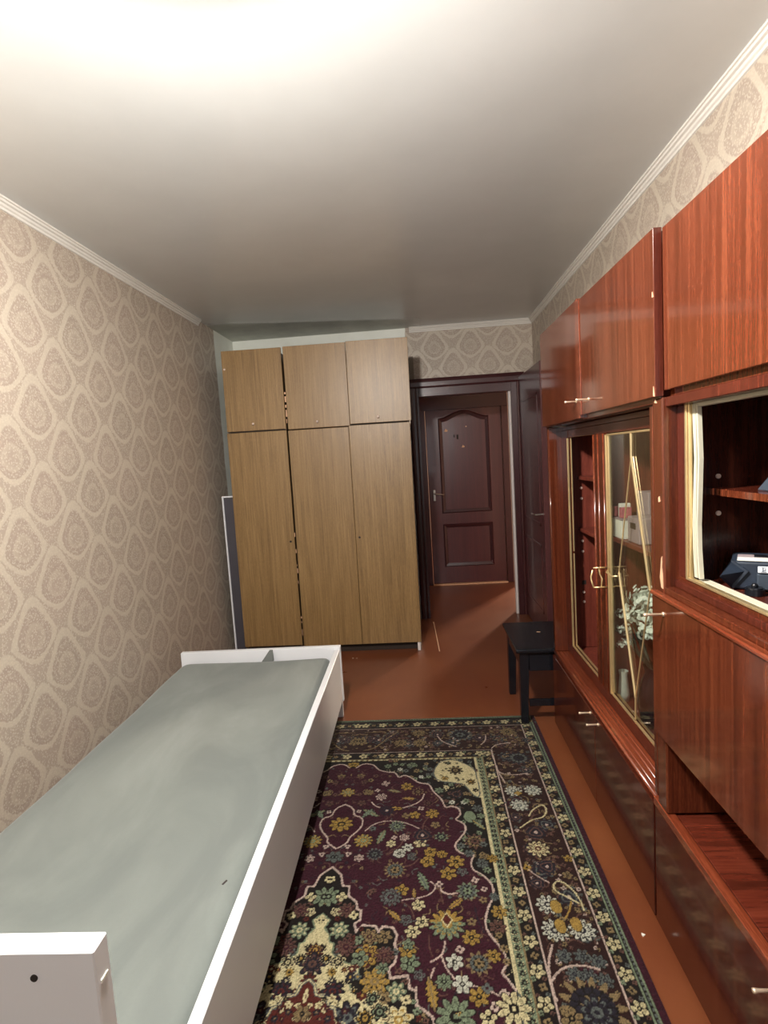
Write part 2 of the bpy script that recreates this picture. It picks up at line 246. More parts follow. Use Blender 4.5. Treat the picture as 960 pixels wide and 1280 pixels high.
FM=[('f',2,648,34,'m','s',7,0),('f',3,851,50,'m','k',9,0),('f',96,947,42,'m','s',11,0),('f',201,965,22,'c','k',6,0),('f',250,934,24,'i','b',6,0),('f',263,986,24,'w','k',6,0),('f',234,1016,26,'w','k',6,0),('f',309,964,28,'c','k',5,0),('f',146,684,28,'i','b',7,0),('f',89,1036,22,'i','b',6,0),('f',6,1030,32,'g','k',6,0),('f',40,977,14,'i','b',3,0),('f',48,1016,14,'i','b',3,0),('f',253,614,32,'m','k',7,0),('f',289,805,26,'m','k',5,0),('f',358,798,32,'m','k',7,0),('f',347,1011,28,'m','k',6,0),('f',384,1023,20,'m','k',5,0),('f',333,1055,28,'m','k',6,0),('f',368,866,22,'t','k',5,0),('f',65,574,20,'p','k',5,0),('f',44,527,22,'t','k',5,0),('f',89,651,24,'t','k',4,0),('f',160,589,22,'i','b',4,0),('f',112,530,16,'p','k',5,0),('f',127,637,15,'i','b',4,0),('f',67,722,22,'p','k',5,0),('f',52,662,12,'p','k',5,0),('f',313,764,16,'i','b',4,0),('f',211,933,14,'i','b',4,0),('f',61,775,12,'i','b',4,0),('f',127,881,16,'g','k',5,0),('f',280,1035,20,'g','k',5,0),('f',253,809,20,'t','k',4,0),('f',43,541,14,'p','k',5,0),('f',91,562,16,'t','k',5,0),('f',93,650,20,'t','k',4,0),('r',220,870,38,'s','g',12,0),('r',144,1018,36,'g','n',12,0),('r',301,653,30,'t','b',10,0),('r',388,933,30,'s','n',8,0),('r',344,731,26,'p','b',10,0),('l',110,786,46,'s','t',5,0.6),('l',162,928,48,'s','t',5,1.9),('l',264,698,36,'m','t',4,0.1),('l',207,761,44,'m','k',4,0.1),('l',198,644,36,'t','s',4,0.3),('l',97,789,40,'s','g',5,2.2),('d',174,774,42,'n','b',9,0),('d',318,923,46,'n','p',9,0),('f',233,1016,26,'w','k',6,0),('f',278,1029,20,'g','b',6,0),('f',344,1010,26,'m','k',6,0),('f',388,1023,22,'m','k',6,0),('f',334,1059,30,'m','k',5,0),('f',433,1060,36,'m','k',7,0),('f',404,1114,34,'m','k',6,0),('f',452,1107,22,'g','b',5,0),('f',491,1145,16,'i','b',4,0),('f',517,1184,14,'i','b',4,0),('f',509,1228,16,'t','b',5,0),('f',302,1246,26,'c','k',6,0),('f',314,1309,26,'c','k',6,0),('f',284,1344,28,'c','k',6,0),('f',263,1302,24,'g','b',5,0),('f',458,1365,32,'m','k',7,0),('f',464,1310,18,'t','b',5,0),('f',514,1425,26,'m','k',7,0),('f',404,1443,30,'w','k',6,0),('f',371,1502,28,'s','k',8,0),('f',420,1509,32,'w','k',6,0),('f',421,1404,16,'i','b',4,0),('f',276,1448,34,'s','k',5,0),('f',270,1406,30,'m','k',6,0),('f',272,1387,22,'s','k',5,0),('f',304,1483,20,'g','b',5,0),('f',527,1534,16,'i','b',4,0),('f',498,1570,16,'i','b',4,0),('f',478,1599,26,'c','k',5,0),('f',461,1543,32,'m','k',6,0),('f',485,1521,18,'g','b',4,0),('f',247,1184,28,'m','k',5,0),('f',371,1161,16,'i','b',4,0),('f',248,1471,14,'p','b',5,0),('f',396,1595,60,'s','k',10,0),('f',212,1212,42,'g','b',12,0),('r',462,1191,44,'s','g',10,0),('r',221,1096,46,'t','g',14,0),('r',471,1448,44,'t','g',10,0),('h',389,1318,64,'s','m',13,0),('h',405,1591,10,'s','m',5,0),('l',318,1146,52,'s','g',6,1.2),('l',226,1284,36,'m','t',5,0.8),('l',337,1535,56,'m','t',6,1.4),('l',288,1199,24,'m','t',4,1.5),('l',421,1241,40,'m','p',6,-0.7),('l',510,1123,10,'s','t',3,0.7),('b',504,821,26,'s','k',6,0),('l',534,870,40,'s','m',5,0.9),('r',510,960,48,'p','t',10,0),('r',462,675,34,'n','p',9,0),('f',440,729,16,'w','k',6,0),('f',391,646,24,'s','k',6,0),('f',488,731,16,'w','k',6,0),('f',539,771,26,'g','k',6,0),('f',498,721,18,'s','k',6,0),('f',457,982,18,'g','k',6,0),('f',539,976,18,'g','k',6,0),('f',548,817,20,'s','k',6,0),('f',522,732,14,'t','k',6,0),('f',483,1021,22,'g','k',6,0),('f',534,1037,22,'t','k',6,0),('f',423,626,16,'c','k',6,0),('f',219,481,14,'w','k',6,0),('f',162,454,20,'s','k',6,0),('f',315,544,15,'w','k',6,0),('f',274,447,22,'s','k',6,0),('f',8,434,24,'m','k',6,0),('f',247,494,16,'g','k',6,0),('f',356,487,18,'g','k',6,0),('f',197,437,14,'s','k',6,0),('f',348,545,14,'s','k',6,0),('f',295,496,18,'t','k',6,0),('f',552,1274,30,'m','k',7,0),('f',545,1215,20,'g','k',7,0),('f',539,1328,30,'p','k',7,0),('f',524,1070,26,'g','k',7,0),('f',538,1101,18,'s','k',7,0),('f',562,1047,24,'m','k',7,0),('f',548,1401,16,'t','k',7,0),('f',540,1357,14,'t','k',7,0),('f',548,1443,12,'t','k',7,0),('f',546,1574,52,'c','k',9,0),('f',4,1134,18,'c','k',5,0),('f',7,1209,46,'s','k',9,0),('f',51,1210,22,'c','k',4,0),('f',39,1269,20,'c','b',5,0),('f',49,1269,20,'c','b',5,0),('f',75,1263,34,'p','b',9,0),('f',61,1337,36,'s','c',8,0),('f',6,1301,14,'c','k',4,0),('f',89,1395,38,'p','b',10,0),('f',72,1443,24,'k','c',6,0),('f',99,1283,18,'c','k',4,0),('f',155,1361,34,'t','b',8,0),('f',200,1361,28,'t','k',6,0),('f',154,1422,44,'m','b',7,0),('f',133,1432,30,'s','k',5,0),('f',204,1422,34,'p','b',9,0),('f',182,1502,48,'m','t',8,0),('f',200,1463,22,'s','k',6,0),('f',242,1530,34,'s','c',7,0),('f',269,1553,18,'c','k',4,0),('f',126,1369,16,'s','k',5,0),('f',251,1605,46,'c','m',7,0),('f',219,1596,20,'c','r',5,0),('f',207,1549,26,'t','k',6,0),('f',181,1549,24,'k','s',6,0),('f',201,1584,28,'k','s',5,0)]
FL=[(5,'i',[(327,670),(314,720),(252,757),(204,770)]),(4,'i',[(99,893),(125,855),(183,834),(254,849),(304,885)]),(4,'p',[(318,898),(322,856),(343,820)]),(4,'i',[(-7,610),(-3,531)]),(4,'p',[(188,1023),(235,985),(261,905)]),(4,'i',[(108,718),(129,749),(167,759)]),(5,'i',[(371,1161),(375,1190),(396,1204),(426,1200)]),(4,'p',[(370,1179),(381,1240)]),(5,'i',[(337,1443),(368,1425),(376,1401),(380,1379)]),(4,'i',[(368,1427),(378,1463),(403,1497)]),(3,'n',[(480,1254),(482,1304),(497,1345)]),(4,'i',[(345,1463),(335,1493)]),(4,'i',[(442,1511),(459,1516)]),(4,'i',[(489,1525),(513,1541)]),(3,'p',[(234,1225),(278,1252),(289,1296)]),(4,'p',[(183,1088),(276,1081),(305,1042)]),(3,'p',[(334,1356),(333,1401),(342,1427)]),(4,'i',[(343,1150),(365,1172),(331,1213),(250,1226)])]
BM=[('r',767,413,66,'n','g',12,0),('f',754,168,44,'t','k',9,0),('f',700,662,42,'w','g',10,0),('f',781,660,42,'w','g',10,0),('f',708,757,42,'w','g',10,0),('f',716,678,18,'m','m',4,0),('f',762,796,0.1,'m','m',4,0),('d',680,830,34,'n','p',8,0),('d',739,917,50,'n','p',9,0),('f',729,1003,46,'c','r',11,0),('d',741,1089,44,'n','p',9,0),('d',692,1162,34,'n','p',8,0),('f',707,1247,44,'w','n',10,0),('b',730,1256,20,'m','k',8,0),('f',705,1341,46,'w','n',11,0),('f',784,1341,46,'w','n',11,0),('b',725,1327,19,'m','k',8,0),('b',773,1321,19,'m','k',8,0),('f',710,1425,27,'g','n',7,0),('f',760,1426,27,'g','n',7,0),('f',798,1443,27,'g','n',7,0),('f',724,1480,27,'g','n',7,0),('f',760,1485,27,'g','n',7,0),('f',799,1499,27,'g','n',7,0),('r',746,1573,100,'t','n',14,0),('f',751,1583,58,'n','g',9,0),('f',685,1598,34,'t','k',6,0),('f',798,1128,20,'t','k',5,0),('f',673,1092,18,'m','k',4,0),('f',821,1052,20,'m','k',5,0),('f',14,222,48,'t','k',9,0),('f',305,157,40,'t','k',10,0),('f',215,249,40,'t','k',10,0),('f',309,254,40,'t','k',10,0),('r',515,185,70,'g','n',12,0),('r',394,163,44,'g','p',9,0),('d',65,205,40,'n','p',8,0),('d',163,180,34,'n','p',8,0),('d',401,178,40,'n','p',9,0),('d',609,220,44,'n','p',9,0),('d',75,197,30,'n','p',8,0)]
BL=[(6,'i',[(658,1552),(655,1502),(662,1443),(686,1391)]),(6,'i',[(660,1497),(691,1463),(744,1451),(793,1466)]),(5,'c',[(810,1270),(810,1218),(787,1167),(760,1149),(741,1170),(742,1197),(774,1218),(803,1244)]),(4,'i',[(676,1103),(699,1130),(730,1159)]),(5,'m',[(747,1300),(768,1269),(781,1238)]),(5,'i',[(656,512),(673,536),(723,549),(784,535)]),(5,'i',[(650,335),(656,512),(675,603)]),(5,'c',[(733,823),(752,787),(801,751),(810,789),(788,833),(740,845),(686,891)]),(4,'i',[(655,321),(681,288),(741,277)]),(5,'t',[(36,311),(80,299),(121,244),(148,194),(200,136)]),(5,'i',[(609,284),(635,250),(642,192)]),(5,'i',[(400,193),(424,253),(488,299)]),(4,'t',[(27,134),(129,132)])]
# ------------------------------------------------------------------ the setting
W, D, H, Y0 = 2.53, 4.74, 2.5, -2.4
HB = 5.97                      # front face of the hall's back wall
def struct(name, bm, mat, label, cat):
    return tag(ob(name, bm, mat), label, cat, kind='structure')
struct('floor', box(box(nb(), -.1, W+.1, Y0, D+.1, -.1, 0), -.6, 5.0, D+.1, 9.3, -.1, 0), 'floor', 'glossy red-brown painted floor running out into the hall', 'floor')
struct('ceiling', box(nb(), -.1, W+.1, Y0, D+.1, H, H+.1), 'ceiling', 'satin white ceiling, dull grey above the oak wardrobe', 'ceiling')
struct('wall_left', box(nb(), -.1, 0, Y0, D+.1, 0, H), 'wp_left', 'left wall in pale pink-beige damask wallpaper beside the bed', 'wall')
struct('wall_right', box(nb(), W, W+.1, Y0, D+.1, 0, H), 'wp_right', 'right wall in beige damask wallpaper above the wall unit', 'wall')
b = nb(); box(b, 0, 1.55, D, D+.1, 0, H); box(b, 1.55, 2.36, D, D+.1, 1.99, H); box(b, 2.36, W, D, D+.1, 0, H)
struct('wall_back', b, 'wp_back', 'back wall with the doorway, bare whitewash over the wardrobe', 'wall')
b = nb(); box(b, -.1, .5, Y0-.1, Y0, 0, H); box(b, 2.0, W+.1, Y0-.1, Y0, 0, H); box(b, .5, 2.0, Y0-.1, Y0, 0, .9); box(b, .5, 2.0, Y0-.1, Y0, 2.25, H)
struct('wall_near', b, 'wp_back2', 'wallpapered wall with an opening for the fill light, behind the viewer', 'wall')
wn = thing('added_window_1', 'added white window frame round the fill light, unseen behind the viewer', 'window', (1.25, Y0, .9), kind='structure')  # unseen window added to go with the fill light
for a in ((.5, .56, .9, 2.25), (1.94, 2.0, .9, 2.25), (.56, 1.94, .9, .96), (.56, 1.94, 2.19, 2.25), (1.22, 1.28, .96, 2.19)): bx('frame', 'white_lam', wn, a[0], a[1], Y0-.08, Y0-.02, a[2], a[3])
b = nb(); box(b, -.6, 1.58, HB, HB+.1, 0, H); box(b, 1.58, 2.47, HB, HB+.1, 2.0, H); box(b, 2.47, 2.64, HB, HB+.1, 0, H)
struct('wall_hall_back', b, 'wp_hall', 'hall wall around the dark entrance door', 'wall')
struct('wall_hall_left', box(nb(), -.7, -.6, D+.1, 9.3, 0, H), 'wp_hall', 'left end wall of the hall', 'wall')
struct('wall_hall_right', box(nb(), 5.0, 5.1, D+.1, 9.3, 0, H), 'wp_hall', 'far right wall of the room across the hall', 'wall')
struct('wall_hall_far', box(nb(), -.7, 5.1, 9.3, 9.4, 0, H), 'wp_hall', 'far wall of the lit room across the hall', 'wall')
struct('wall_hall_front', box(nb(), W, 5.1, D, D+.1, 0, H), 'wp_hall', 'hall wall to the right of the doorway', 'wall')
struct('ceiling_hall', box(nb(), -.7, 5.1, D+.1, 9.4, H, H+.1), 'white_paint', 'white ceiling of the hall', 'ceiling')
CP = [(0, 0), (.030, 0), (.030, .007), (.024, .009), (.022, .016), (.014, .019), (.012, .027), (.006, .031), (.006, .040), (0, .042)]
b = nb(); extrude(b, [(x, H-z) for x, z in CP], 'y', Y0, 3.99); struct('trim_1', b, 'crown', 'stepped white crown moulding along the left wall, ending before the wardrobe', 'crown moulding')
b = nb(); extrude(b, [(W-x, H-z) for x, z in CP], 'y', Y0, D); struct('trim_2', b, 'crown', 'stepped white crown moulding along the right wall', 'crown moulding')
b = nb(); extrude(b, [(D-x, H-z) for x, z in CP], 'x', 1.515, W); struct('trim_3', b, 'crown', 'short white crown moulding over the doorway', 'crown moulding')
# doorway casing
cs = thing('trim_4', 'dark red-brown painted casing around the doorway', 'door casing', (1.95, D, 0), kind='structure')
def casing(name, x0, x1, z0, z1, flip=False, top=False):
    b = nb()
    if top:
        extrude(b, [(D, z1), (D-.018, z1), (D-.024, z1-.012), (D-.018, z1-.03), (D-.018, z0+.014), (D-.012, z0), (D, z0)], 'x', x0, x1)
    else:
        q = [(x0, D), (x0, D-.018), (x0+.012, D-.024), (x0+.03, D-.018), (x1-.014, D-.018), (x1, D-.012), (x1, D)]
        extrude(b, q, 'z', z0, z1)
    return ob(name, b, 'casing', cs)
casing('side_casing', 1.485, 1.547, 0, 1.995); casing('side_casing', 2.385, 2.447, 0, 1.995); casing('head_casing', 1.485, 2.447, 1.995, 2.072, top=True)
bx('jamb', 'casing', cs, 1.5475, 1.566, D-.01, D+.12, 0, 1.995); bx('jamb', 'casing', cs, 2.338, 2.3845, D-.01, D+.12, 0, 1.995); bx('head_jamb', 'casing', cs, 1.5665, 2.3375, D-.01, D+.12, 1.925, 1.995)
o = bx('hinge_side_strip', 'white_paint', cs, 2.318, 2.338, D+.02, D+.06, .0, 1.935); o['label'] = 'whitish strip down the hinge side'  # white strip along the hinge jamb
# hall entrance door
d2 = thing('door_2', 'closed dark red-brown entrance door with an arched panel in the hall', 'door', (2.03, HB, 0), kind='structure')
for x0, x1 in ((1.55, 1.625), (2.435, 2.50)): bx('side_casing', 'casing', d2, x0, x1, HB-.03, HB+.06, 0, 1.8995)
bx('head_casing', 'door_moulding', d2, 1.55, 2.50, HB-.03, HB+.06, 1.90, 2.06)
bx('threshold', 'chip', d2, 1.625, 2.435, HB-.05, HB+.02, 0, .012)
leaf = bx('leaf', 'door_red', d2, 1.63, 2.432, HB-.005, HB+.035, .012, 1.905, bev=.003)
yf = HB-.005
def arch(x0, x1, z0, zs, rise, k=16):
    pts = [(x0, z0), (x0, zs)]
    for i in range(1, k):
        t = i/k; s = 1-abs(2*t-1); pts.append((x0+(x1-x0)*t, zs+rise*(.5-.5*math.cos(math.pi*s))))
    return pts+[(x1, zs), (x1, z0)]
def panel(x0, x1, z0, zs, rise):
    q = arch(x0, x1, z0, zs, rise); g = nb()
    inner = arch(x0+.03, x1-.03, z0+.03, zs-.03, rise); A = [g.verts.new((x, yf-.012, z)) for x, z in q]; B = [g.verts.new((x, yf-.001, z)) for x, z in inner]
    O = [g.verts.new((x, yf+.004, z)) for x, z in arch(x0-.014, x1+.014, z0-.014, zs+.014, rise)]; k = len(q)
    for i in range(k): j = (i+1) % k; g.faces.new((A[i], A[j], B[j], B[i])); g.faces.new((O[i], O[j], A[j], A[i]))
    ob('panel_moulding', g, 'door_moulding', leaf)
    g = nb(); extrude(g, arch(x0+.03, x1-.03, z0+.03, zs-.03, rise), 'y', yf-.004, yf+.01); ob('raised_panel', g, 'door_red', leaf)
panel(1.775, 2.29, .80, 1.80, .075); panel(1.775, 2.29, .21, .66, 0)
hnd = nb(); box(hnd, 1.675, 1.70, yf-.008, yf, .93, 1.05, .003); tube(hnd, [(1.687, yf-.004, 1.01), (1.687, yf-.05, 1.01), (1.70, yf-.055, 1.008), (1.79, yf-.052, .995)], [.008, .008, .008, .006], 8)
ob('lever_handle', hnd, 'steel', d2)
for x, z, w in ((1.845, 1.68, .022), (2.06, 1.71, .010), (2.02, 1.50, .02)):
    b = nb(); extrude(b, [(x+w*r*math.cos(t), z+w*r*math.sin(t)) for t, r in zip([i*.9 for i in range(7)], (1, .5, .9, .4, 1, .6, .8))], 'y', yf-.0055, yf-.003); o = ob('pale_spot', b, 'chip', leaf); o['label'] = 'pale chip in the dark paint'
for x, z, w in ((1.93, 1.615, .014), (1.965, 1.605, .024)): bx('dark_mark', 'hole', leaf, x-w*.4, x+w*.4, yf-.005, yf-.003, z-w, z+w, bev=0)
# open inner door
d1 = thing('door_1', 'dark red-brown inner door standing open against the wall unit', 'door', (2.42, 4.72, 0), kind='structure')
lf = bx('leaf', 'door_red', d1, 2.40, 2.44, 3.93, 4.72, .012, 2.03, bev=.003)
for z0, z1 in ((.2, .72), (.86, 1.83)):
    b = nb(); xs = 2.4
    for (a0, a1, c0, c1) in ((4.04, 4.62, z0, z0+.022), (4.04, 4.62, z1-.022, z1), (4.04, 4.062, z0, z1), (4.598, 4.62, z0, z1)): box(b, xs-.003, xs+.002, a0, a1, c0, c1, .001)
    ob('panel_moulding', b, 'door_red', lf)
b = nb(); tube(b, [(2.40, 4.02, .95), (2.355, 4.02, .95), (2.35, 4.03, .95), (2.352, 4.12, .948)], .007, 8); ob('lever_handle', b, 'steel', d1, smooth=False)
# ------------------------------------------------------------------ light oak wardrobe: two units and two top cupboards
F = 3.93; BK = 4.58
def carcass(t, x0, x1, z0, z1, foot=False):
    bx('side_panel', 'oak_edge', t, x0, x0+.016, F+.017, BK, z0, z1); bx('side_panel', 'oak_edge', t, x1-.016, x1, F+.017, BK, z0, z1)
    bx('top_panel', 'oak_edge', t, x0+.016, x1-.016, F+.017, BK, z1-.016, z1); bx('bottom_panel', 'dark_gap', t, x0+.016, x1-.016, F+.017, BK, z0+(.06 if foot else 0), z0+(.076 if foot else .016))
    bx('back_panel', 'dark_gap', t, x0+.016, x1-.016, BK-.006, BK, z0+.02, z1-.016)
def oak_door(t, x0, x1, z0, z1, off=0, tilt=0, knob=None, key=None):
    b = nb(); box(b, x0, x1, F-off, F-off+.016, z0, z1, .0015)
    if tilt: bmesh.ops.rotate(b, verts=b.verts, cent=((x0+x1)/2, F, (z0+z1)/2), matrix=Matrix.Rotation(tilt, 3, 'Y'))
    d = ob('door', b, 'oak', t)
    if knob:
        k = nb(); ball(k, (knob[0], F-off-.014, knob[1]), .009, 2); tube(k, [(knob[0], F-off+.001, knob[1]), (knob[0], F-off-.012, knob[1])], .004, 8); o = ob('knob', k, 'pin_white', d, smooth=True)
    if key:
        k = nb(); tube(k, [(key[0], F-off+.001, key[1]), (key[0], F-off-.002, key[1])], .008, 12); box(k, key[0]-.003, key[0]+.003, F-off-.004, F-off-.001, key[1]-.006, key[1]+.006); ob('keyhole', k, 'hole', d)
    return d
wl = thing('wardrobe', 'narrow light-oak wardrobe with a single tall door, against the left wall', 'wardrobe', (.38, F, 0), group='light oak wardrobe units')
carcass(wl, .162, .592, 0, 1.672, True); oak_door(wl, .160, .596, .08, 1.672, 0, .004, None, (.567, .862))
bx('plinth', 'dark_gap', wl, .178, .576, F+.05, F+.066, 0, .06)
wr = thing('wardrobe', 'wide light-oak wardrobe with two tall doors, beside the doorway', 'wardrobe', (1.05, F, 0), group='light oak wardrobe units')
carcass(wr, .612, 1.478, 0, 1.668, True); oak_door(wr, .609, 1.046, .068, 1.666, 0, .004); oak_door(wr, 1.049, 1.484, .068, 1.672, .004, .004, None, (1.076, .867))
bx('plinth', 'dark_gap', wr, .63, 1.46, F+.05, F+.066, 0, .06)
o = bx('foot', 'white_paint', wr, 1.452, 1.474, F+.006, F+.0169, 0, .066); o['label'] = 'whitish scuffed end of the side panel'
tl_ = thing('top_cupboard', 'light-oak top cupboard with one door, on the narrow wardrobe', 'cupboard', (.38, F, 1.68), group='light oak top cupboards')
carcass(tl_, .166, .598, 1.674, 2.22); d = oak_door(tl_, .168, .6, 1.683, 2.255, 0, .006, (.365, 1.73))
k = nb(); tube(k, [(.186, F+.001, 2.128), (.186, F-.003, 2.128)], .007, 10); ob('hinge_cap', k, 'pin_white', d)
tr_ = thing('top_cupboard', 'light-oak top cupboard with two doors, on the wide wardrobe', 'cupboard', (1.05, F, 1.68), group='light oak top cupboards')
carcass(tr_, .618, 1.488, 1.67, 2.20); oak_door(tr_, .616, 1.062, 1.674, 2.256, 0, .005, (.83, 1.717)); oak_door(tr_, 1.066, 1.500, 1.682, 2.256, .012, .006, (1.267, 1.721))
# ragged edging peeling off the gap between the units
b = nb(); z = .15
while z < 1.6:
    if random.random() < .55 and z < 1.0:
        w = random.uniform(.003, .009); hh = random.uniform(.01, .05); box(b, .597, .597+w*.8, F+.004, F+.012, z, z+hh)
    z += random.uniform(.03, .09)
o = ob('peeling_edge_strip', b, 'chip', wl); o['kind'] = 'stuff'; o['label'] = 'pale flakes of edging peeling along the gap'
b = nb()
for z, h_ in ((1.72, .03), (1.765, .05), (1.83, .02), (1.87, .04), (1.925, .015)): box(b, .604, .604+random.uniform(.004, .010), F+.004, F+.012, z, z+h_)
o = ob('peeling_edge_strip', b, 'chip', tl_); o['kind'] = 'stuff'; o['label'] = 'pale flakes of edging peeling along the gap'
tag(bx('trim_5', 'sliver', None, 1.503, 1.536, D-.022, D, 2.0725, 2.262), 'short grey-brown batten on the wall above the left end of the door casing', 'sliver', kind='structure')  # plain grey-brown strip on the wall above the casing
gp = thing('framed_board', 'dark grey board with a white frame edge, wedged between wardrobe and left wall', 'board', (.1, 3.98, 0))
bx('panel', 'board_grey', gp, .078, .150, 3.975, 3.99, .012, 1.205); bx('frame_side', 'white_lam', gp, .067, .078, 3.965, 3.995, 0, 1.22); bx('frame_top', 'white_lam', gp, .078, .152, 3.965, 3.995, 1.209, 1.22)
# ------------------------------------------------------------------ bed
bd = thing('bed', 'white laminate single bed along the left wall', 'bed', (1.038, 2.952, 0), .013)
BW, BL_ = .90, 2.318
bx('footboard', 'white_lam', bd, -BW, .004, -.03, 0, .092, .408, bev=.002, local=True)
rl = bx('side_rail', 'white_lam', bd, -.028, 0, -BL_+.034, -.031, .105, .392, bev=.002, local=True)
bx('side_rail', 'white_lam', bd, -BW, -BW+.028, -BL_+.034, -.031, .105, .30, bev=.002, local=True)
hb = bx('headboard', 'white_lam', bd, -BW, 0, -BL_, -BL_+.033, .10, .806, bev=.002, local=True)
b = nb(); tube(b, [(-.085, -BL_+.001, .77), (-.085, -BL_-.0015, .77)], .005, 12); ob('screw_hole', b, 'hole', hb, True)
b = nb(); box(b, .0, .0015, -BL_+.008, -BL_+.024, .752, .757); o = ob('edge_nick', b, 'paper_white', hb, True)
for x in (-.045, -BW+.005):
    for y in (-.03, -BL_+.002): bx('leg', 'white_lam', bd, x, x+.04, y, y+.028, 0 if y > -.1 else .0105, .105 if y < -.1 else .0915, bev=.001, local=True)
b = nb()
for i in range(11): box(b, -BW+.028, -.028, -.25-i*.19, -.18-i*.19, .2, .218)
ob('slat_base', b, 'white_paint', bd, True)['kind'] = 'stuff'
# mattress: a soft slab with rounded corners, slight waves
mt = thing('mattress', 'thin grey-green velour mattress lying in the white bed', 'mattress', (1.038, 2.952, .218), .013)
def mattress():
    g = nb(); x0, x1, y0, y1 = -.868, -.0295, -BL_+.036, -.078; hgt = .157; nx, ny = 34, 80; V = []
    cx, cy, ax, ay = (x0+x1)/2, (y0+y1)/2, (x1-x0)/2, (y1-y0)/2; rc = .06
    for layer in range(2):
        rows = []
        for i in range(nx+1):
            row = []
            for j in range(ny+1):
                a = -math.cos(math.pi*i/nx); c = -math.cos(math.pi*j/ny); a = a*.5+(2*i/nx-1)*.5; c = c*.35+(2*j/ny-1)*.65
                x, y = a*ax, c*ay
                # pull the plan corners round
                dx, dy = max(0, abs(x)-(ax-rc)), max(0, abs(y)-(ay-rc)); m = math.hypot(dx, dy); mm = max(dx, dy)
                if m > 1e-9: x = math.copysign(abs(x)-dx+dx*mm/m, x); y = math.copysign(abs(y)-dy+dy*mm/m, y)
                e = min(ax-abs(a*ax), ay-abs(c*ay)); r = .042; dz = 0
                if e < r: dz = r-math.sqrt(max(0, r*r-(r-e)**2))
                und = .003*math.sin(x*7+1)*math.sin(y*4.1)+.002*math.sin(y*11+x*3)
                z = (hgt+und-dz) if layer else (.002+dz)
                row.append(g.verts.new((x+cx, y+cy, z)))
            rows.append(row)
        V.append(rows)
    for layer in range(2):
        for i in range(nx):
            for j in range(ny): g.faces.new((V[layer][i][j], V[layer][i+1][j], V[layer][i+1][j+1], V[layer][i][j+1]))
    per = [(i, 0) for i in range(nx)]+[(nx, j) for j in range(ny)]+[(i, ny) for i in range(nx, 0, -1)]+[(0, j) for j in range(ny, 0, -1)]
    for k in range(len(per)):
        a, c = per[k], per[(k+1) % len(per)]; g.faces.new((V[0][a[0]][a[1]], V[0][c[0]][c[1]], V[1][c[0]][c[1]], V[1][a[0]][a[1]]))
    return g
ob('cover', mattress(), 'velour', mt, True, smooth=True)
b = nb(); A = [(-.425, -.092, .142), (-.36, -.072, .142), (-.36, -.085, .142), (-.415, -.1, .142)]; Tt = [(-.385, -.05, .195), (-.368, -.05, .195), (-.368, -.056, .193), (-.385, -.058, .193)]
hull8(b, A, Tt); ob('strap_end', b, 'strap', mt, True)
b = nb(); tube(b, [(-.085, -1.69, .1575), (-.078, -1.676, .1578)], .004, 8); ob('burn_mark', b, 'hole', mt, True)
# ceiling lamp: rose, stem, unseen frosted dish added to soften light on the ceiling
lp = thing('ceiling_lamp', 'ceiling lamp with an added frosted dish, above the upper edge of the view', 'lamp', (LAMP[0], LAMP[1], H))
b = nb(); tube(b, [(LAMP[0], LAMP[1], H), (LAMP[0], LAMP[1], H-.022)], [.045, .032], 20); ob('ceiling_rose', b, 'white_paint', lp)
b = nb(); tube(b, [(LAMP[0], LAMP[1], H-.022), (LAMP[0], LAMP[1], LAMP[2]+.081)], .012, 12); ob('stem', b, 'white_paint', lp)
b = nb(); rows = [[b.verts.new((LAMP[0]+r*math.cos(2*math.pi*k/32), LAMP[1]+r*math.sin(2*math.pi*k/32), LAMP[2]+z)) for k in range(32)] for r, z in ((.005, .080), (.06, .074), (.10, .056), (.132, .030))]
for q, w in zip(rows, rows[1:]):
    for k in range(32): b.faces.new((q[k], q[(k+1) % 32], w[(k+1) % 32], w[k]))
ob('dish', b, 'frosted', lp, smooth=True)
# ------------------------------------------------------------------ wall unit of lacquered mahogany (right wall)
XB = W-.006
# low sideboard under the display cabinet
sb = thing('sideboard', 'low mahogany sideboard with two doors, under the glazed display cabinet', 'sideboard', (2.34, 2.12, 0), group='low sideboards of the wall unit')
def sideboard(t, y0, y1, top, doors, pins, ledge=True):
    bx('side_panel', 'wood_shaded_low', t, 2.172, XB, y0, y0+.018, 0, top-.018); bx('side_panel', 'wood_shaded_low', t, 2.172, XB, y1-.018, y1, 0, top-.018)
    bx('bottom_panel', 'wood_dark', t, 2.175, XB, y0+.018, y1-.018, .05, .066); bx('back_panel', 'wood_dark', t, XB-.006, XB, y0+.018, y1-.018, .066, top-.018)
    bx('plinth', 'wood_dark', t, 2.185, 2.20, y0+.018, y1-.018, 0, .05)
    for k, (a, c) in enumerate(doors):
        d = bx('door', 'wood_shaded_low', t, 2.152, 2.170, a, c, .035, top-.022, bev=.0015)
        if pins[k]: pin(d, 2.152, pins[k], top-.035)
    if ledge:
        bx('top_panel', 'wood_y', t, 2.160, XB, y0, y1, top-.018, top-.001)
    else:
        bx('top_panel', 'wood_shelf', t, 2.178, XB, y0, y1, top-.018, top)
        bx('front_lip', 'wood_y', t, 2.150, 2.174, y0, y1, top-.02, top+.004)
sideboard(sb, 1.532, 2.728, .414, ((1.536, 2.066), (2.070, 2.724)), (2.022, 2.118))
b = nb()
for x, r in ((2.162, .006), (2.176, .0035), (2.196, .005), (2.212, .003)): tube(b, [(x, 1.532, .4140-r), (x, 2.728, .4140-r)], r, 10)
ob('ledge_beading', b, 'wood_y', sb, smooth=True)
sb2 = thing('sideboard', 'low mahogany sideboard under the open niche, nearest the viewer', 'sideboard', (2.34, 1.04, 0), group='low sideboards of the wall unit')
sideboard(sb2, .55, 1.528, .414, ((.555, .945), (.949, 1.524)), (None, .985), False)
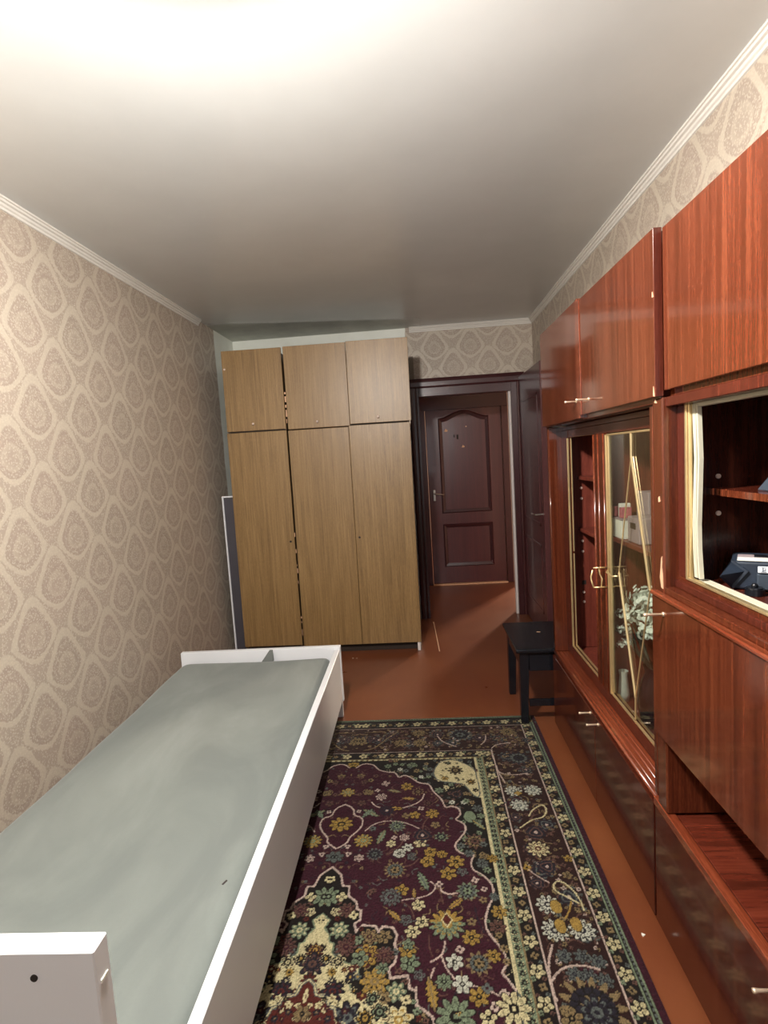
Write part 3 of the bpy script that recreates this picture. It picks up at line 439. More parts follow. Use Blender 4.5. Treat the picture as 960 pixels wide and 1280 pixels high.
# glazed display cabinet standing on the sideboard
Z0, Z1 = .4145, 1.523
dc = thing('display_cabinet', 'tall mahogany display cabinet, left half open, right half under brass-leaded glass', 'display cabinet', (2.36, 2.12, Z0))
bx('side_panel', 'wood_shaded_mid', dc, 2.163, XB, 2.706, 2.726, Z0, Z1); bx('side_panel', 'wood_shaded_mid', dc, 2.163, XB, 1.532, 1.55, Z0, Z1)
b = nb(); tube(b, [(2.163, 2.711, Z0), (2.163, 2.711, Z1)], .004, 8); tube(b, [(2.1625, 2.721, Z0), (2.1625, 2.721, Z1)], .003, 8); ob('side_beading', b, 'wood_shaded_mid', dc, smooth=True)
bx('side_lining', 'wood_in', dc, 2.24, XB-.006, 2.694, 2.706, Z0+.02, Z1-.02)
bx('back_panel', 'wood_in', dc, XB-.006, XB, 1.55, 2.706, Z0, Z1); bx('bottom_panel', 'wood_in', dc, 2.24, XB-.006, 1.55, 2.694, Z0, Z0+.02); bx('top_panel', 'wood_dark', dc, 2.225, XB-.006, 1.55, 2.706, Z1-.02, Z1)
for z in (1.268, 1.018): bx('shelf', 'wood_in', dc, 2.288, XB-.006, 2.146, 2.694, z, z+.016)
bx('partition', 'wood_in', dc, 2.245, XB-.006, 2.130, 2.1455, Z0+.02, Z1-.02); bx('shelf', 'wood_in', dc, 2.240, XB-.006, 1.55, 2.1295, 1.066, 1.082)
XF = 2.222
fd = bx('door_frame', 'wood_dark', dc, XF, XF+.018, 2.596, 2.706, Z0+.004, Z1-.02); bx('top_rail', 'wood_dark', dc, XF+.002, XF+.018, 1.55, 2.596, 1.468, Z1-.02); bx('bottom_rail', 'wood_dark', dc, XF, XF+.018, 1.55, 2.596, Z0+.004, .476)
po = bx('centre_post', 'wood_shaded_mid', dc, XF-.008, XF+.018, 2.078, 2.205, .476, 1.468)
b = nb(); [tube(b, [(XF-.008, y, .477), (XF-.008, y, 1.467)], .004, 8) for y in (2.084, 2.146, 2.198)]; ob('post_beading', b, 'wood_y', po, smooth=True)
bx('near_stile', 'wood_dark', dc, XF, XF+.018, 1.55, 1.592, .476, 1.468)
# gilt track round the empty left opening
b = nb(); box(b, XF-.005, XF+.003, 2.588, 2.597, .478, 1.466, .001); box(b, XF+.008, XF+.014, 2.578, 2.584, .478, .93, .001); box(b, XF+.008, XF+.014, 2.578, 2.584, .94, 1.466, .001); ob('gilt_track', b, 'gold', dc)
b = nb(); box(b, XF-.005, XF+.003, 2.206, 2.588, .477, .484, .001); box(b, XF+.010, XF+.017, 2.206, 2.578, .479, .488, .001); ob('gilt_track', b, 'gold', dc)
b = nb()
for z in (1.226, 1.175, .968, .917, .714, .666): tube(b, [(2.305, 2.6945, z), (2.305, 2.689, z)], .006, 10)
o = ob('shelf_pin', b, 'pin_white', dc); o['label'] = 'white plastic shelf pins'; o['kind'] = 'stuff'
bx('pin_hole', 'hole', dc, 2.298, 2.318, 2.6925, 2.6945, .752, .772, bev=0)
# right door: gilt frame, pane, brass lead lines
gd = bpy.data.objects.new('glass_door', None); COL.objects.link(gd); gd.parent = dc; gd.location = (XF-2.36, 0, 0)
bx('pane', 'glass', gd, XF-.001, XF+.003, 1.598, 2.066, .49, 1.462, bev=0)
def strip(name, mat, *a): return bx(name, mat, gd, *a, bev=.001)
strip('gilt_frame', 'gold', XF-.008, XF+.004, 2.060, 2.070, .478, 1.462); strip('gilt_frame', 'gold', XF-.003, XF+.005, 2.048, 2.052, .49, 1.462)
strip('gilt_frame', 'gold', XF-.006, XF+.002, 1.592, 2.060, .478, .485); strip('gilt_frame', 'gold', XF+.009, XF+.016, 1.592, 2.045, .480, .488); strip('gilt_frame', 'gold', XF-.006, XF+.006, 1.592, 2.058, 1.458, 1.465); strip('gilt_frame', 'gold', XF-.008, XF+.006, 1.592, 1.60, .488, 1.458)
xl = XF-.003
def lead(p, q, r=.0032): b = nb(); tube(b, [(xl, *p), (xl, *q)], r, 6); ob('brass_lead', b, 'gold', gd)
T_, L_, R_, B_ = (1.832, 1.382), (1.964, .972), (1.701, .972), (1.832, .570)
lead((1.832, 1.46), T_, .004); lead(T_, L_, .0025); lead(T_, R_, .004); lead(L_, B_, .004); lead(R_, B_, .0025); lead(B_, (1.836, .49), .003)
# bow handles
def bow(y, z0, z1, l=.055):
    b = nb()
    for z in (z0, z1): tube(b, [(XF-.008, y, z), (XF-.008-l, y, z)], .0028, 8)
    tube(b, [(XF-.008-l, y, z0), (XF-.012-l, y+.012, z0+.025), (XF-.012-l, y+.016, (z0+z1)/2), (XF-.008-l, y+.008, z1-.01)], .003, 8)
    tube(b, [(XF-.03, y, z0), (XF-.024, y+.006, z0+.03), (XF-.03, y+.012, (z0+z1)/2+.01), (XF-.036, y+.004, z1)], .0026, 8); return b
ob('bow_handle', bow(2.076, .893, .968, .05), 'gold', gd, smooth=True)
b = nb(); tube(b, [(XF-.01, 2.05, .968), (XF-.028, 2.02, .962), (XF-.026, 1.97, .958), (XF-.012, 1.95, .962)], .003, 8); ob('bow_handle', b, 'gold', gd, smooth=True)
# upper cupboards
uc = thing('wall_cupboard', 'glossy mahogany top cupboard with two doors, over the display cabinet', 'cupboard', (2.34, 2.1, 1.525), group='top cupboards of the wall unit')
def cupboard(t, y0, y1, z0, z1, xf):
    bx('side_panel', 'wood_dark', t, xf+.018, XB, y0, y0+.018, z0, z1); bx('side_panel', 'wood_dark', t, xf+.018, XB, y1-.018, y1, z0, z1)
    bx('bottom_panel', 'wood', t, xf+.012, XB, y0, y1, z0-.0, z0+.018); bx('top_panel', 'wood', t, xf+.018, XB, y0+.018, y1-.018, z1-.018, z1); bx('back_panel', 'wood_dark', t, XB-.006, XB, y0+.018, y1-.018, z0+.018, z1-.018)
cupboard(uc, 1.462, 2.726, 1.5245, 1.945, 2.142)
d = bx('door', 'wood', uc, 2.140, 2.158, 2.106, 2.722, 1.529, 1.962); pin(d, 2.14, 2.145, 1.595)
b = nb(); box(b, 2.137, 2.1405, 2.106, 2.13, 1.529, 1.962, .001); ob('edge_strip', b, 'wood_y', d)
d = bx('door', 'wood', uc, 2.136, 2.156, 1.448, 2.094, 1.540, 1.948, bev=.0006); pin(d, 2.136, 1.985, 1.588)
bx('added_dark_edge', 'wood_dark', d, 2.1365, 2.156, 1.4465, 1.4479, 1.540, 1.948, bev=0)  # dark strip added on the door edge to keep it from shining
b = nb(); box(b, 2.133, 2.1365, 2.070, 2.094, 1.540, 1.948, .001); ob('edge_strip', b, 'wood_y', d)
uc2 = thing('wall_cupboard', 'glossy mahogany top cupboard with a broad plain door, nearest the viewer', 'cupboard', (2.34, 1.0, 1.535), group='top cupboards of the wall unit')
cupboard(uc2, .55, 1.44, 1.537, 1.93, 2.158)
bx('door', 'wood', uc2, 2.152, 2.170, .99, 1.434, 1.552, 1.942); bx('door', 'wood', uc2, 2.152, 2.170, .555, .986, 1.552, 1.942)
# secretary: open niche below, drop front, glass-front compartment without its glass
se = thing('secretary', 'mahogany secretary with a drop front under an open compartment and over a niche', 'secretary', (2.34, 1.02, .42), group=None)
ZS = .4185
bx('side_panel', 'wood_shaded_mid', se, 2.150, XB, 1.442, 1.498, ZS, 1.536, bev=.004); bx('side_panel', 'wood_shaded_mid', se, 2.150, XB, .552, .57, ZS, 1.536)
bx('back_panel', 'wood_shaded_deep', se, XB-.006, XB, .57, 1.442, ZS, 1.536); bx('niche_ceiling', 'wood_dark', se, 2.170, XB-.006, .57, 1.442, .640, .656)
bx('top_panel', 'wood_dark', se, 2.158, XB-.006, .57, 1.442, 1.512, 1.536); bx('shade_lining', 'wood_shaded_deep', se, 2.21, XB-.006, 1.437, 1.4415, 1.068, 1.512, bev=0); bx('compartment_floor', 'wood_dark', se, 2.176, XB-.006, .57, 1.442, 1.050, 1.068)  # dark lining added, with a darker floor, for shade inside the compartment
bx('sill', 'wood_shaded_mid', se, 2.150, 2.186, .57, 1.442, 1.026, 1.0495); bx('sill_step', 'wood_shaded_mid', se, 2.186, 2.205, .57, 1.442, 1.0495, 1.078)
bx('fixed_stile', 'wood_dark', se, 2.186, 2.205, 1.400, 1.4415, 1.0785, 1.512)
bx('shelf', 'wood_shelf', se, 2.258, XB-.006, .57, 1.4365, 1.286, 1.302)
o = bx('shelf_edge', 'wood', se, 2.2555, 2.258, .57, 1.4365, 1.286, 1.302, bev=0)
df = bx('drop_front', 'wood_shaded_mid', se, 2.136, 2.154, .558, 1.484, .640, 1.022, bev=.002); pin(df, 2.136, 1.415, .985, .05)
b = nb(); box(b, 2.130, 2.150, .558, 1.484, 1.0225, 1.034, .003); ob('edge_bead', b, 'wood_y', df)
b = nb(); box(b, 2.184, 2.192, 1.390, 1.400, 1.078, 1.512, .001); box(b, 2.186, 2.196, 1.381, 1.388, 1.078, 1.512, .001); ob('gilt_track', b, 'gold', se)
bx('gilt_track', 'gold', se, 2.183, 2.196, .57, 1.388, 1.0785, 1.085, bev=.001)
b = nb()
def sweepbox(pts, w, d):   # vertical channel that bows slightly
    for p, q in zip(pts, pts[1:]):
        hull8(b, [(p[0]-w, p[1]-d, p[2]), (p[0]+w, p[1]-d, p[2]), (p[0]+w, p[1]+d, p[2]), (p[0]-w, p[1]+d, p[2])], [(q[0]-w, q[1]-d, q[2]), (q[0]+w, q[1]-d, q[2]), (q[0]+w, q[1]+d, q[2]), (q[0]-w, q[1]+d, q[2])])
for yy, wv in ((1.3755, .006), (1.3665, .004), (1.3575, .008)):
    sweepbox([(2.198, yy, 1.508), (2.200, yy-.004*(wv > .005), 1.38), (2.198, yy+.002, 1.22), (2.197, yy-.002, 1.16), (2.197, yy-.002-wv, 1.09)], .005, .0031)
o = ob('sliding_glass_channel', b, 'cream_plastic', se); o['label'] = 'cream ribbed plastic channel bowing off the stile'
bx('sliding_glass_channel', 'cream_plastic', se, 2.197, 2.222, .57, 1.365, 1.0785, 1.084, bev=.001); bx('sliding_glass_channel', 'cream_plastic', se, 2.195, 2.215, .57, 1.380, 1.503, 1.512, bev=.001)
b = nb()
for z in (1.33, 1.236): tube(b, [(2.283, 1.437, z), (2.283, 1.433, z)], .006, 12); tube(b, [(2.283, 1.4335, z), (2.283, 1.432, z)], .0025, 8)
o = ob('shelf_pin', b, 'pin_white', se); o['kind'] = 'stuff'; o['label'] = 'white plastic shelf pins'
def chip(par, x, y, z, pts, name='veneer_chip'):
    b = nb(); extrude(b, [(y+p, z+q) for p, q in pts], 'x', x-.0012, x+.001); o = ob(name, b, 'chip', par); o['label'] = 'pale bare wood where veneer broke off'
chip(se, 2.1495, 1.452, 1.083, [(-.006, -.04), (.004, -.038), (.012, -.012), (.007, .012), (.003, .04), (-.002, .046), (0, .015), (-.005, -.01)][::-1])
chip(se, 2.1495, 1.462, 1.277, [(-.004, -.006), (.004, -.008), (.005, .004), (0, .008)]); chip(se, 2.1495, 1.476, 1.530, [(-.006, -.006), (.007, -.004), (.003, .005)])
chip(d, 2.1355, 1.453, 1.552, [(-.004, -.012), (.003, -.010), (.002, .014)]); chip(d, 2.1355, 1.4515, 1.79, [(-.003, -.006), (.004, -.006), (.003, .008)])
# ------------------------------------------------------------------ things in the wall unit
SF = 1.0825
wb = thing('box', 'white carton on the glazed shelf under red and white packets', 'box', (2.28, 2.05, SF))
bx('carton', 'paper_white', wb, 2.247, 2.315, 2.008, 2.118, SF, SF+.068, bev=.002); bx('carton_lid', 'lilac', wb, 2.245, 2.317, 2.006, 2.1185, SF+.0685, SF+.073, bev=.001)
for i, (y, dx, mt_) in enumerate(((2.104, .0, 'pink'), (2.075, .012, 'paper_white'), (2.045, .004, 'pink'))):
    tag(bx('packet', mt_, None, 2.252+dx, 2.29+dx, y-.011, y+.011, SF+.0735, SF+.112+.012*(i % 2), bev=.002), ('red packet standing at the far end of the white carton', 'white packet standing between two red packets on the carton', 'red packet standing at the near end of the white carton')[i], 'packet', 'packets on the white carton')
tag(bx('box', 'lilac', None, 2.335, 2.42, 1.99, 2.10, SF, SF+.165, bev=.003), 'tall dull lilac carton behind the white one, on the glazed shelf', 'box')
cb2 = thing('box', 'low dull lilac carton with a dark slot, on the glazed shelf beside the white one', 'box', (2.29, 1.92, SF))
bx('carton', 'lilac', cb2, 2.255, 2.335, 1.87, 1.972, SF, SF+.09, bev=.003); bx('slot', 'hole', cb2, 2.2535, 2.256, 1.90, 1.945, SF+.05, SF+.07, bev=0)
va = thing('vase_of_flowers', 'dark vase of fluffy white artificial flowers behind the leaded glass', 'vase', (2.315, 1.90, Z0+.02))
prof = [(.03, 0), (.05, .012), (.062, .07), (.055, .14), (.034, .19), (.042, .215)]
def lathe(bm, c, prof, seg=20):
    rows = [[bm.verts.new((c[0]+r*math.cos(2*math.pi*k/seg), c[1]+r*math.sin(2*math.pi*k/seg), c[2]+z)) for k in range(seg)] for r, z in prof]
    for a, c_ in zip(rows, rows[1:]):
        for k in range(seg): bm.faces.new((a[k], a[(k+1) % seg], c_[(k+1) % seg], c_[k]))
    bm.faces.new(rows[0][::-1])
b = nb(); lathe(b, (2.315, 1.90, Z0+.0205), prof); ob('vase', b, 'vase', va, smooth=True)
def flower_head(bm, c, r, n):
    for i in range(n):
        th = random.uniform(0, 6.283); ph = math.acos(random.uniform(-.4, 1)); d_ = Vector((math.sin(ph)*math.cos(th), math.sin(ph)*math.sin(th), math.cos(ph)))
        p = Vector(c)+d_*r*random.uniform(.45, 1); a = d_.orthogonal().normalized(); a.rotate(Matrix.Rotation(random.uniform(0, 6), 3, d_)); e = d_.cross(a); s = r*random.uniform(.25, .45)
        v = [bm.verts.new(p+a*s*x+e*s*y+d_*s*z) for x, y, z in ((-.5, 0, 0), (-.2, -.5, .2), (.5, -.3, .45), (.7, .1, .5), (.4, .5, .4), (-.2, .4, .2))]; bm.faces.new(v)
for c, r in (((2.297, 1.97, .865), .05), ((2.312, 1.90, .875), .052), ((2.286, 1.925, .815), .046), ((2.284, 1.865, .775), .042), ((2.32, 1.845, .83), .05), ((2.29, 2.0, .80), .045)):
    b = nb(); flower_head(b, c, r, 70); o = ob('flower_head', b, 'petal', va)
b = nb()
for i in range(22):
    th = i*.9; r = .07+.03*random.random(); tube(b, [(2.315, 1.90, Z0+.2), (2.305+r*.6*math.cos(th), 1.905+r*.6*math.sin(th), .70), (2.295+r*.6*math.cos(th), 1.91+r*1.1*math.sin(th), .74+.05*random.random())], [.002, .006, .001], 5)
o = ob('foliage', b, 'foliage', va); o['kind'] = 'stuff'
vb = thing('vase_of_flowers', 'small spray of white artificial flowers by the gilt door frame', 'flowers', (2.275, 2.098, Z0+.02))
b = nb(); lathe(b, (2.275, 2.098, Z0+.0205), [(.018, 0), (.022, .03), (.014, .10), (.018, .12)], 14); ob('vase', b, 'petal', vb, smooth=True)
for c, r in (((2.276, 2.086, .78), .027), ((2.276, 2.088, .72), .027), ((2.276, 2.086, .665), .025)): b = nb(); flower_head(b, c, r, 45); ob('flower_head', b, 'petal', vb)
# gadget in its case
gx = thing('camera_case', 'dark navy case with a boxy grey device inside, in the open compartment', 'case', (2.262, 1.339, 1.0685), math.radians(-30))
def L(name, mat, *a, bev=.002): return bx(name, mat, gx, *a, bev=bev, local=True)
b = nb(); box(b, 0, .20, -.02, .10, .001, .068, .006, 2); cb = ob('case_body', b, 'navy', gx, True)
b = nb(); hull8(b, [(.002, -.026, .002), (.034, -.026, .046), (.034, -.020, .046), (.002, -.020, .002)], [(-.022, -.060, .037), (.0, -.022, .071), (.003, -.016, .071), (-.018, -.055, .040)])
ob('case_flap', b, 'navy', gx, True)
L('device_body', 'gunmetal', .05, .21, -.036, -.02, .004, .044, bev=.004); L('device_slot', 'black_plastic', .10, .21, -.0375, -.0355, .024, .027, bev=0)
lb = L('device_label', 'label_white', .052, .21, -.0385, -.0355, .046, .061, bev=.001)
b = nb()
for a in ((.058, .068, .0585, .0595), (.058, .068, .0485, .0495), (.0605, .0625, .0495, .0585), (.0625, .0665, .0515, .0527), (.0655, .0667, .0527, .0565)): box(b, a[0], a[1], -.0392, -.0384, a[2], a[3])
ob('label_mark', b, 'label_ink', lb, True)
stp = L('white_strip', 'paper_white', .012, .21, -.018, .012, .0682, .072, bev=.001); L('strip_back', 'lilac', .012, .21, .013, .05, .0682, .072, bev=.001)
for i in range(4): bx('strip_window', 'black_plastic', stp, .045+i*.045, .072+i*.045, .016, .044, .0715, .0735, bev=0, local=True)
lc = thing('lens_cap', 'small glossy black plastic cap in front of the navy case', 'cap', (2.272, 1.264, 1.0685))
b = nb(); tube(b, [(2.272, 1.264, 1.069), (2.272, 1.264, 1.083)], [.02, .0195], 24); tube(b, [(2.272, 1.264, 1.083), (2.272, 1.264, 1.086)], [.0165, .016], 24); ob('cap', b, 'black_plastic', lc)
kn = nb(); ball(kn, (2.272, 1.264, 1.089), .007, 2); ob('cap_knob', kn, 'black_plastic', lc, smooth=True)
tp = thing('box', 'dark grey tent-shaped box on the upper shelf of the compartment', 'box', (2.36, 1.2, 1.302))
b = nb(); hull8(b, [(2.29, 1.05, 1.3025), (2.43, 1.05, 1.3025), (2.43, 1.292, 1.3025), (2.29, 1.292, 1.3025)], [(2.325, 1.05, 1.372), (2.40, 1.05, 1.372), (2.40, 1.255, 1.372), (2.325, 1.255, 1.372)]); bmesh.ops.bevel(b, geom=b.edges[:], offset=.003, segments=1, affect='EDGES'); ob('case_body', b, 'gunmetal', tp)
b = nb(); box(b, 2.36, 2.405, 1.08, 1.2, 1.3722, 1.377, .002); ob('top_plate', b, 'black_plastic', tp)
# ------------------------------------------------------------------ stool
st = thing('stool', 'low black painted wooden stool at the far end of the wall unit', 'stool', (2.16, 2.965, 0))
SX0, SX1, SY0, SY1, SZ = 1.972, 2.352, 2.738, 3.195, .418
b = nb(); box(b, SX0, SX1, SY0, SY1, SZ-.024, SZ, .008, 3); seat = ob('seat', b, 'black_paint', st)
b = nb(); extrude(b, [(2.13, 3.0), (2.15, 2.995), (2.153, 3.004), (2.134, 3.008)], 'z', SZ-.0005, SZ+.0006); o = ob('pale_spot', b, 'chip', seat); o['label'] = 'pale spot on the black seat'  # thin pale spot laid on the seat top
cx_, cy_ = (SX0+SX1)/2, (SY0+SY1)/2
for sx_, sy_ in ((-1, -1), (-1, 1), (1, -1), (1, 1)):
    X_, Y_ = cx_+sx_*(.19-.045), cy_+sy_*(.228-.045); b = nb(); w1, w2 = .025, .018
    fx, fy = X_+sx_*.008, Y_+sy_*.006
    zb = .0108 if (sx_, sy_) == (-1, -1) else 0
    hull8(b, [(fx-w2, fy-w2, zb), (fx+w2, fy-w2, zb), (fx+w2, fy+w2, zb), (fx-w2, fy+w2, zb)], [(X_-w1, Y_-w1, SZ-.024), (X_+w1, Y_-w1, SZ-.024), (X_+w1, Y_+w1, SZ-.024), (X_-w1, Y_+w1, SZ-.024)]); bmesh.ops.bevel(b, geom=b.edges[:], offset=.002, segments=1, affect='EDGES'); ob('leg', b, 'black_paint', st)
for sy_ in (-1, 1): bx('apron', 'black_paint', st, cx_-.12, cx_+.12, cy_+sy_*.196-.009, cy_+sy_*.196+.009, SZ-.125, SZ-.024)
for sx_ in (-1, 1): bx('apron', 'black_paint', st, cx_+sx_*.158-.009, cx_+sx_*.158+.009, cy_-.158, cy_+.158, SZ-.10, SZ-.024)
bx('stretcher', 'black_paint', st, cx_-.125, cx_+.125, cy_-.196, cy_-.178, .10, .135)
# specks on the floor
for i, (x, y, r, lab) in enumerate(((2.106, 1.508, .007, 'white scrap on the bare floor between carpet and sideboard'), (.98, 3.826, .006, 'left of two white scraps on the floor before the wardrobe'), (1.008, 3.822, .004, 'right of two white scraps on the floor before the wardrobe'), (1.585, 4.60, .010, 'pale wood splinter lying at the left door casing'))):
    b = nb(); extrude(b, [(x+r*q*math.cos(t), y+r*q*math.sin(t)) for t, q in zip((0, 1.1, 2.0, 3.2, 4.4, 5.3), (1, .5, .9, .6, 1, .6))], 'z', .0002, .0025); tag(ob('scrap', b, 'paper_white' if i < 3 else 'chip'), lab, 'scrap')
b = nb(); extrude(b, [(1.585, 4.585), (1.590, 4.585), (1.602, 4.20), (1.612, 3.90), (1.606, 3.90), (1.597, 4.2)], 'z', .0002, .0016); tag(ob('splinter', b, 'chip'), 'thin pale crack strip in the floor paint running from the door casing', 'strip')
# ------------------------------------------------------------------ carpet: pattern worked out in millimetres for one quarter and mirrored
XA, YT, YC = 1.15, 2.858, 1.0
PC = dict(c='#cdc194', i='#c0aa9c', s='#78856a', m='#a1823f', t='#86724f', g='#5d635e', n='#26222b', p='#64463c', k='#1a1411', w='#c4c4b2', b='#3a1420', r='#54211a')
PC['z'] = '#2e1714'
PC = {k: np.array(hx(v)[:3], np.float32) for k, v in PC.items()}
CW, CH = 926, 1866
CV = np.zeros((CH, CW, 3), np.float32)
def win(x0, x1, y0, y1):
    a, b_, c, d_ = max(0, int(x0)-2), min(CW, int(x1)+3), max(0, int(y0)-2), min(CH, int(y1)+3)
    if a >= b_ or c >= d_: return None
    yy, xx = np.mgrid[c:d_, a:b_]; return (slice(c, d_), slice(a, b_)), xx.astype(np.float32), yy.astype(np.float32)
def put(sl, m, c): CV[sl][m] = PC[c] if isinstance(c, str) else c
def rect(x0, x1, y0, y1, c):
    CV[max(0, int(y0)):int(y1), max(0, int(x0)):int(x1)] = PC[c]
def poly(pts, c):
    P = np.array(pts, float); w = win(P[:, 0].min(), P[:, 0].max(), P[:, 1].min(), P[:, 1].max())
    if not w: return
    sl, xx, yy = w; ins = np.zeros(xx.shape, bool); k = len(P)
    for i in range(k):
        x1, y1 = P[i]; x2, y2 = P[(i+1) % k]
        if y1 == y2: continue
        cr = ((y1 > yy) != (y2 > yy)) & (xx < (x2-x1)*(yy-y1)/(y2-y1)+x1); ins ^= cr
    put(sl, ins, c)
def line(pts, wd, c):
    for (x1, y1), (x2, y2) in zip(pts, pts[1:]):
        w = win(min(x1, x2)-wd, max(x1, x2)+wd, min(y1, y2)-wd, max(y1, y2)+wd)
        if not w: continue
        sl, xx, yy = w; dx, dy = x2-x1, y2-y1; L2 = dx*dx+dy*dy+1e-6; t = np.clip(((xx-x1)*dx+(yy-y1)*dy)/L2, 0, 1)
        put(sl, np.hypot(xx-x1-t*dx, yy-y1-t*dy) < wd*.5+.3, c)
def smooth(pts, it=2):
    P = [tuple(map(float, p)) for p in pts]
    for _ in range(it):
        Q = [P[0]]
        for a, b_ in zip(P, P[1:]): Q += [(.75*a[0]+.25*b_[0], .75*a[1]+.25*b_[1]), (.25*a[0]+.75*b_[0], .25*a[1]+.75*b_[1])]
        P = Q+[P[-1]]
    return P
def motif(kind, x, y, r, c, c2, n, a):
    if r < 1: return
    if r > 13: r *= .87
    w = win(x-r*1.4, x+r*1.4, y-r*1.4, y+r*1.4)
    if not w: return
    sl, xx, yy = w; dx, dy = xx-x, yy-y; q = np.hypot(dx, dy)/r; th = np.arctan2(dy, dx)+(x*13 % 7)*.3
    if kind in 'fh':
        if kind == 'h': th = np.arctan2(dy, dx); yy_ = dy/r
        pet = .5+.5*np.abs(np.cos(n*th/2))**.9
        put(sl, q < pet*1.0+.10, 'k' if c != 'k' else 'c'); put(sl, q < pet, c)
        if r > 16: put(sl, (q < pet*.93) & (np.abs(np.sin(n*th/2)) > .955) & (q > .3), 'k'); put(sl, (q > .62*pet) & (q < .76*pet) & (np.abs(np.cos(n*th/2)) > .5), c2 if c2 != 'k' else PC[c]*.6)
        put(sl, q < .30, c2)
        if kind == 'h':
            put(sl, (q < pet) & (yy_ < -.15), c2); put(sl, (np.abs(dx)/r*1.25+np.abs(dy/r+.25)*.8) < .42, 'c'); put(sl, (np.abs(dx)/r*1.25+np.abs(dy/r+.28)*.8) < .32, 'r')
        elif r > 16: put(sl, q < .13, c)
    elif kind == 'r':
        pet = .82+.18*np.cos(n*th); put(sl, q < pet, 'k'); put(sl, (q < pet) & (q > .72*pet) & (np.cos(n*th) > -.4), c); put(sl, (q < .66) & (np.abs(np.sin(n*th*.5)) > .35) & (q > .44), c2); put(sl, (q < .42) & (.5+.5*np.abs(np.cos(3*th)) > q/.42), c); put(sl, q < .15, 'k')
    elif kind == 'd':
        pet = .85+.15*np.cos(n*th); put(sl, q < pet, c); put(sl, (q < pet) & (np.sin(q*16+np.sin(th*3)*1.3) > .62), c2); put(sl, q < .16, 'i')
    elif kind == 'l':
        ca, sa = math.cos(a), math.sin(a); u, v = dx*ca+dy*sa, -dx*sa+dy*ca; hw = .34*(1-(u/r)**2)*(.75+.25*np.cos(u/r*n*3.2)); m = (np.abs(u) < r) & (np.abs(v)/r < hw); m2 = (np.abs(u) < r*1.08) & (np.abs(v)/r < hw+.07); put(sl, m2, 'k'); put(sl, m, c); put(sl, m & (np.abs(v)/r < .05), c2)
    elif kind == 'b':
        put(sl, (dx/r)**2+(dy/(r*1.5))**2 < 1.15, 'k'); put(sl, (dx/r)**2+(dy/(r*1.5))**2 < 1, c)
rg = random.Random(3)
# nested borders, from the edge inwards: (side limit, top inset, colour)
CV[:] = PC['b']
for u, d_, c in ((902, 0, 's'), (896, 5, 'k'), (886, 12, 's'), (881, 16, 'k'), (838, 98, 'i'), (833, 102, 'z'), (657, 332, 'i'), (652, 336, 'k'), (606, 392, 't'), (602, 396, 'k')):
    rect(0, u, d_, CH, c)
rect(0, 600, 398, CH, 's'); rect(0, 572, 400, CH, 'c'); rect(0, 562, 405, CH, 'k')
for v in range(8, CH, 14): motif('b', 891, v, 3, 'g', 'k', 4, 0)
for v in range(10, 900, 14): motif('b', v, 8, 3, 'g', 'k', 4, 0)
# main border: ground patches, fine tracery
for i in range(16):
    y = 160+i*118+rg.uniform(-20, 20); motif('d', 745+rg.uniform(-50, 50), y, rg.uniform(34, 58), rg.choice('nbn'), rg.choice('pg'), 9, 0)
for i in range(12): motif('d', 30+i*74, 215+rg.uniform(-50, 50), rg.uniform(30, 50), 'n', rg.choice('pg'), 9, 0)
for i in range(900):
    if rg.random() < .62: x, y = rg.uniform(668, 824), rg.uniform(110, CH)
    else: x, y = rg.uniform(0, 824), rg.uniform(112, 322)
    motif('f', x, y, rg.uniform(4, 10), rg.choice('ptgptptti'), 'k', rg.choice((4, 5, 6)), 0)
for i in range(110):
    if rg.random() < .62: x, y = rg.uniform(680, 810), rg.uniform(110, CH)
    else: x, y = rg.uniform(0, 810), rg.uniform(120, 310)
    t = rg.uniform(0, 6); line(smooth([(x, y), (x+25*math.cos(t), y+25*math.sin(t)), (x+45*math.cos(t+.7), y+45*math.sin(t+.7))]), 3, rg.choice('pgtp'))
# guard borders: rows of flowers with small leaves between
def guard(x, y, k, along):
    motif('f', x, y, 25, 'c', 'k', 5, 0)
    dx, dy = (0, 46) if along == 'v' else (46, 0)
    motif('f', x+dx+rg.uniform(-8, 8), y+dy, 12, 't', 'k', 4, 0); motif('f', x+dx*.5+dy*.3, y+dy*.5+dx*.3, 7, 'p', 'k', 4, 0); motif('f', x+dx*.5-dy*.35, y+dy*.5-dx*.35, 8, 's', 'k', 4, 0)
    motif('f', x+dx*1.45+dy*.3, y+dy*1.45+dx*.3, 7, 'g', 'k', 4, 0); motif('f', x+dx*1.5-dy*.3, y+dy*1.5-dx*.3, 7, 'p', 'k', 4, 0)
for k in range(20): guard(859, 100+k*92, k, 'v'); guard(627, 366+k*92, k, 'v')
for k in range(10): guard(20+k*92, 62, k, 'h')
for k in range(7): guard(40+k*92, 364, k, 'h')
for v in range(412, CH, 26):
    motif('f', 586, v, 11, 'k', 's', 8, 0)
for u in range(10, 600, 26): motif('f', u, 401, 6, 't', 'k', 4, 0)
for m in BM: motif(*m)
for w_, c, p in BL: line(smooth(p), w_, c)
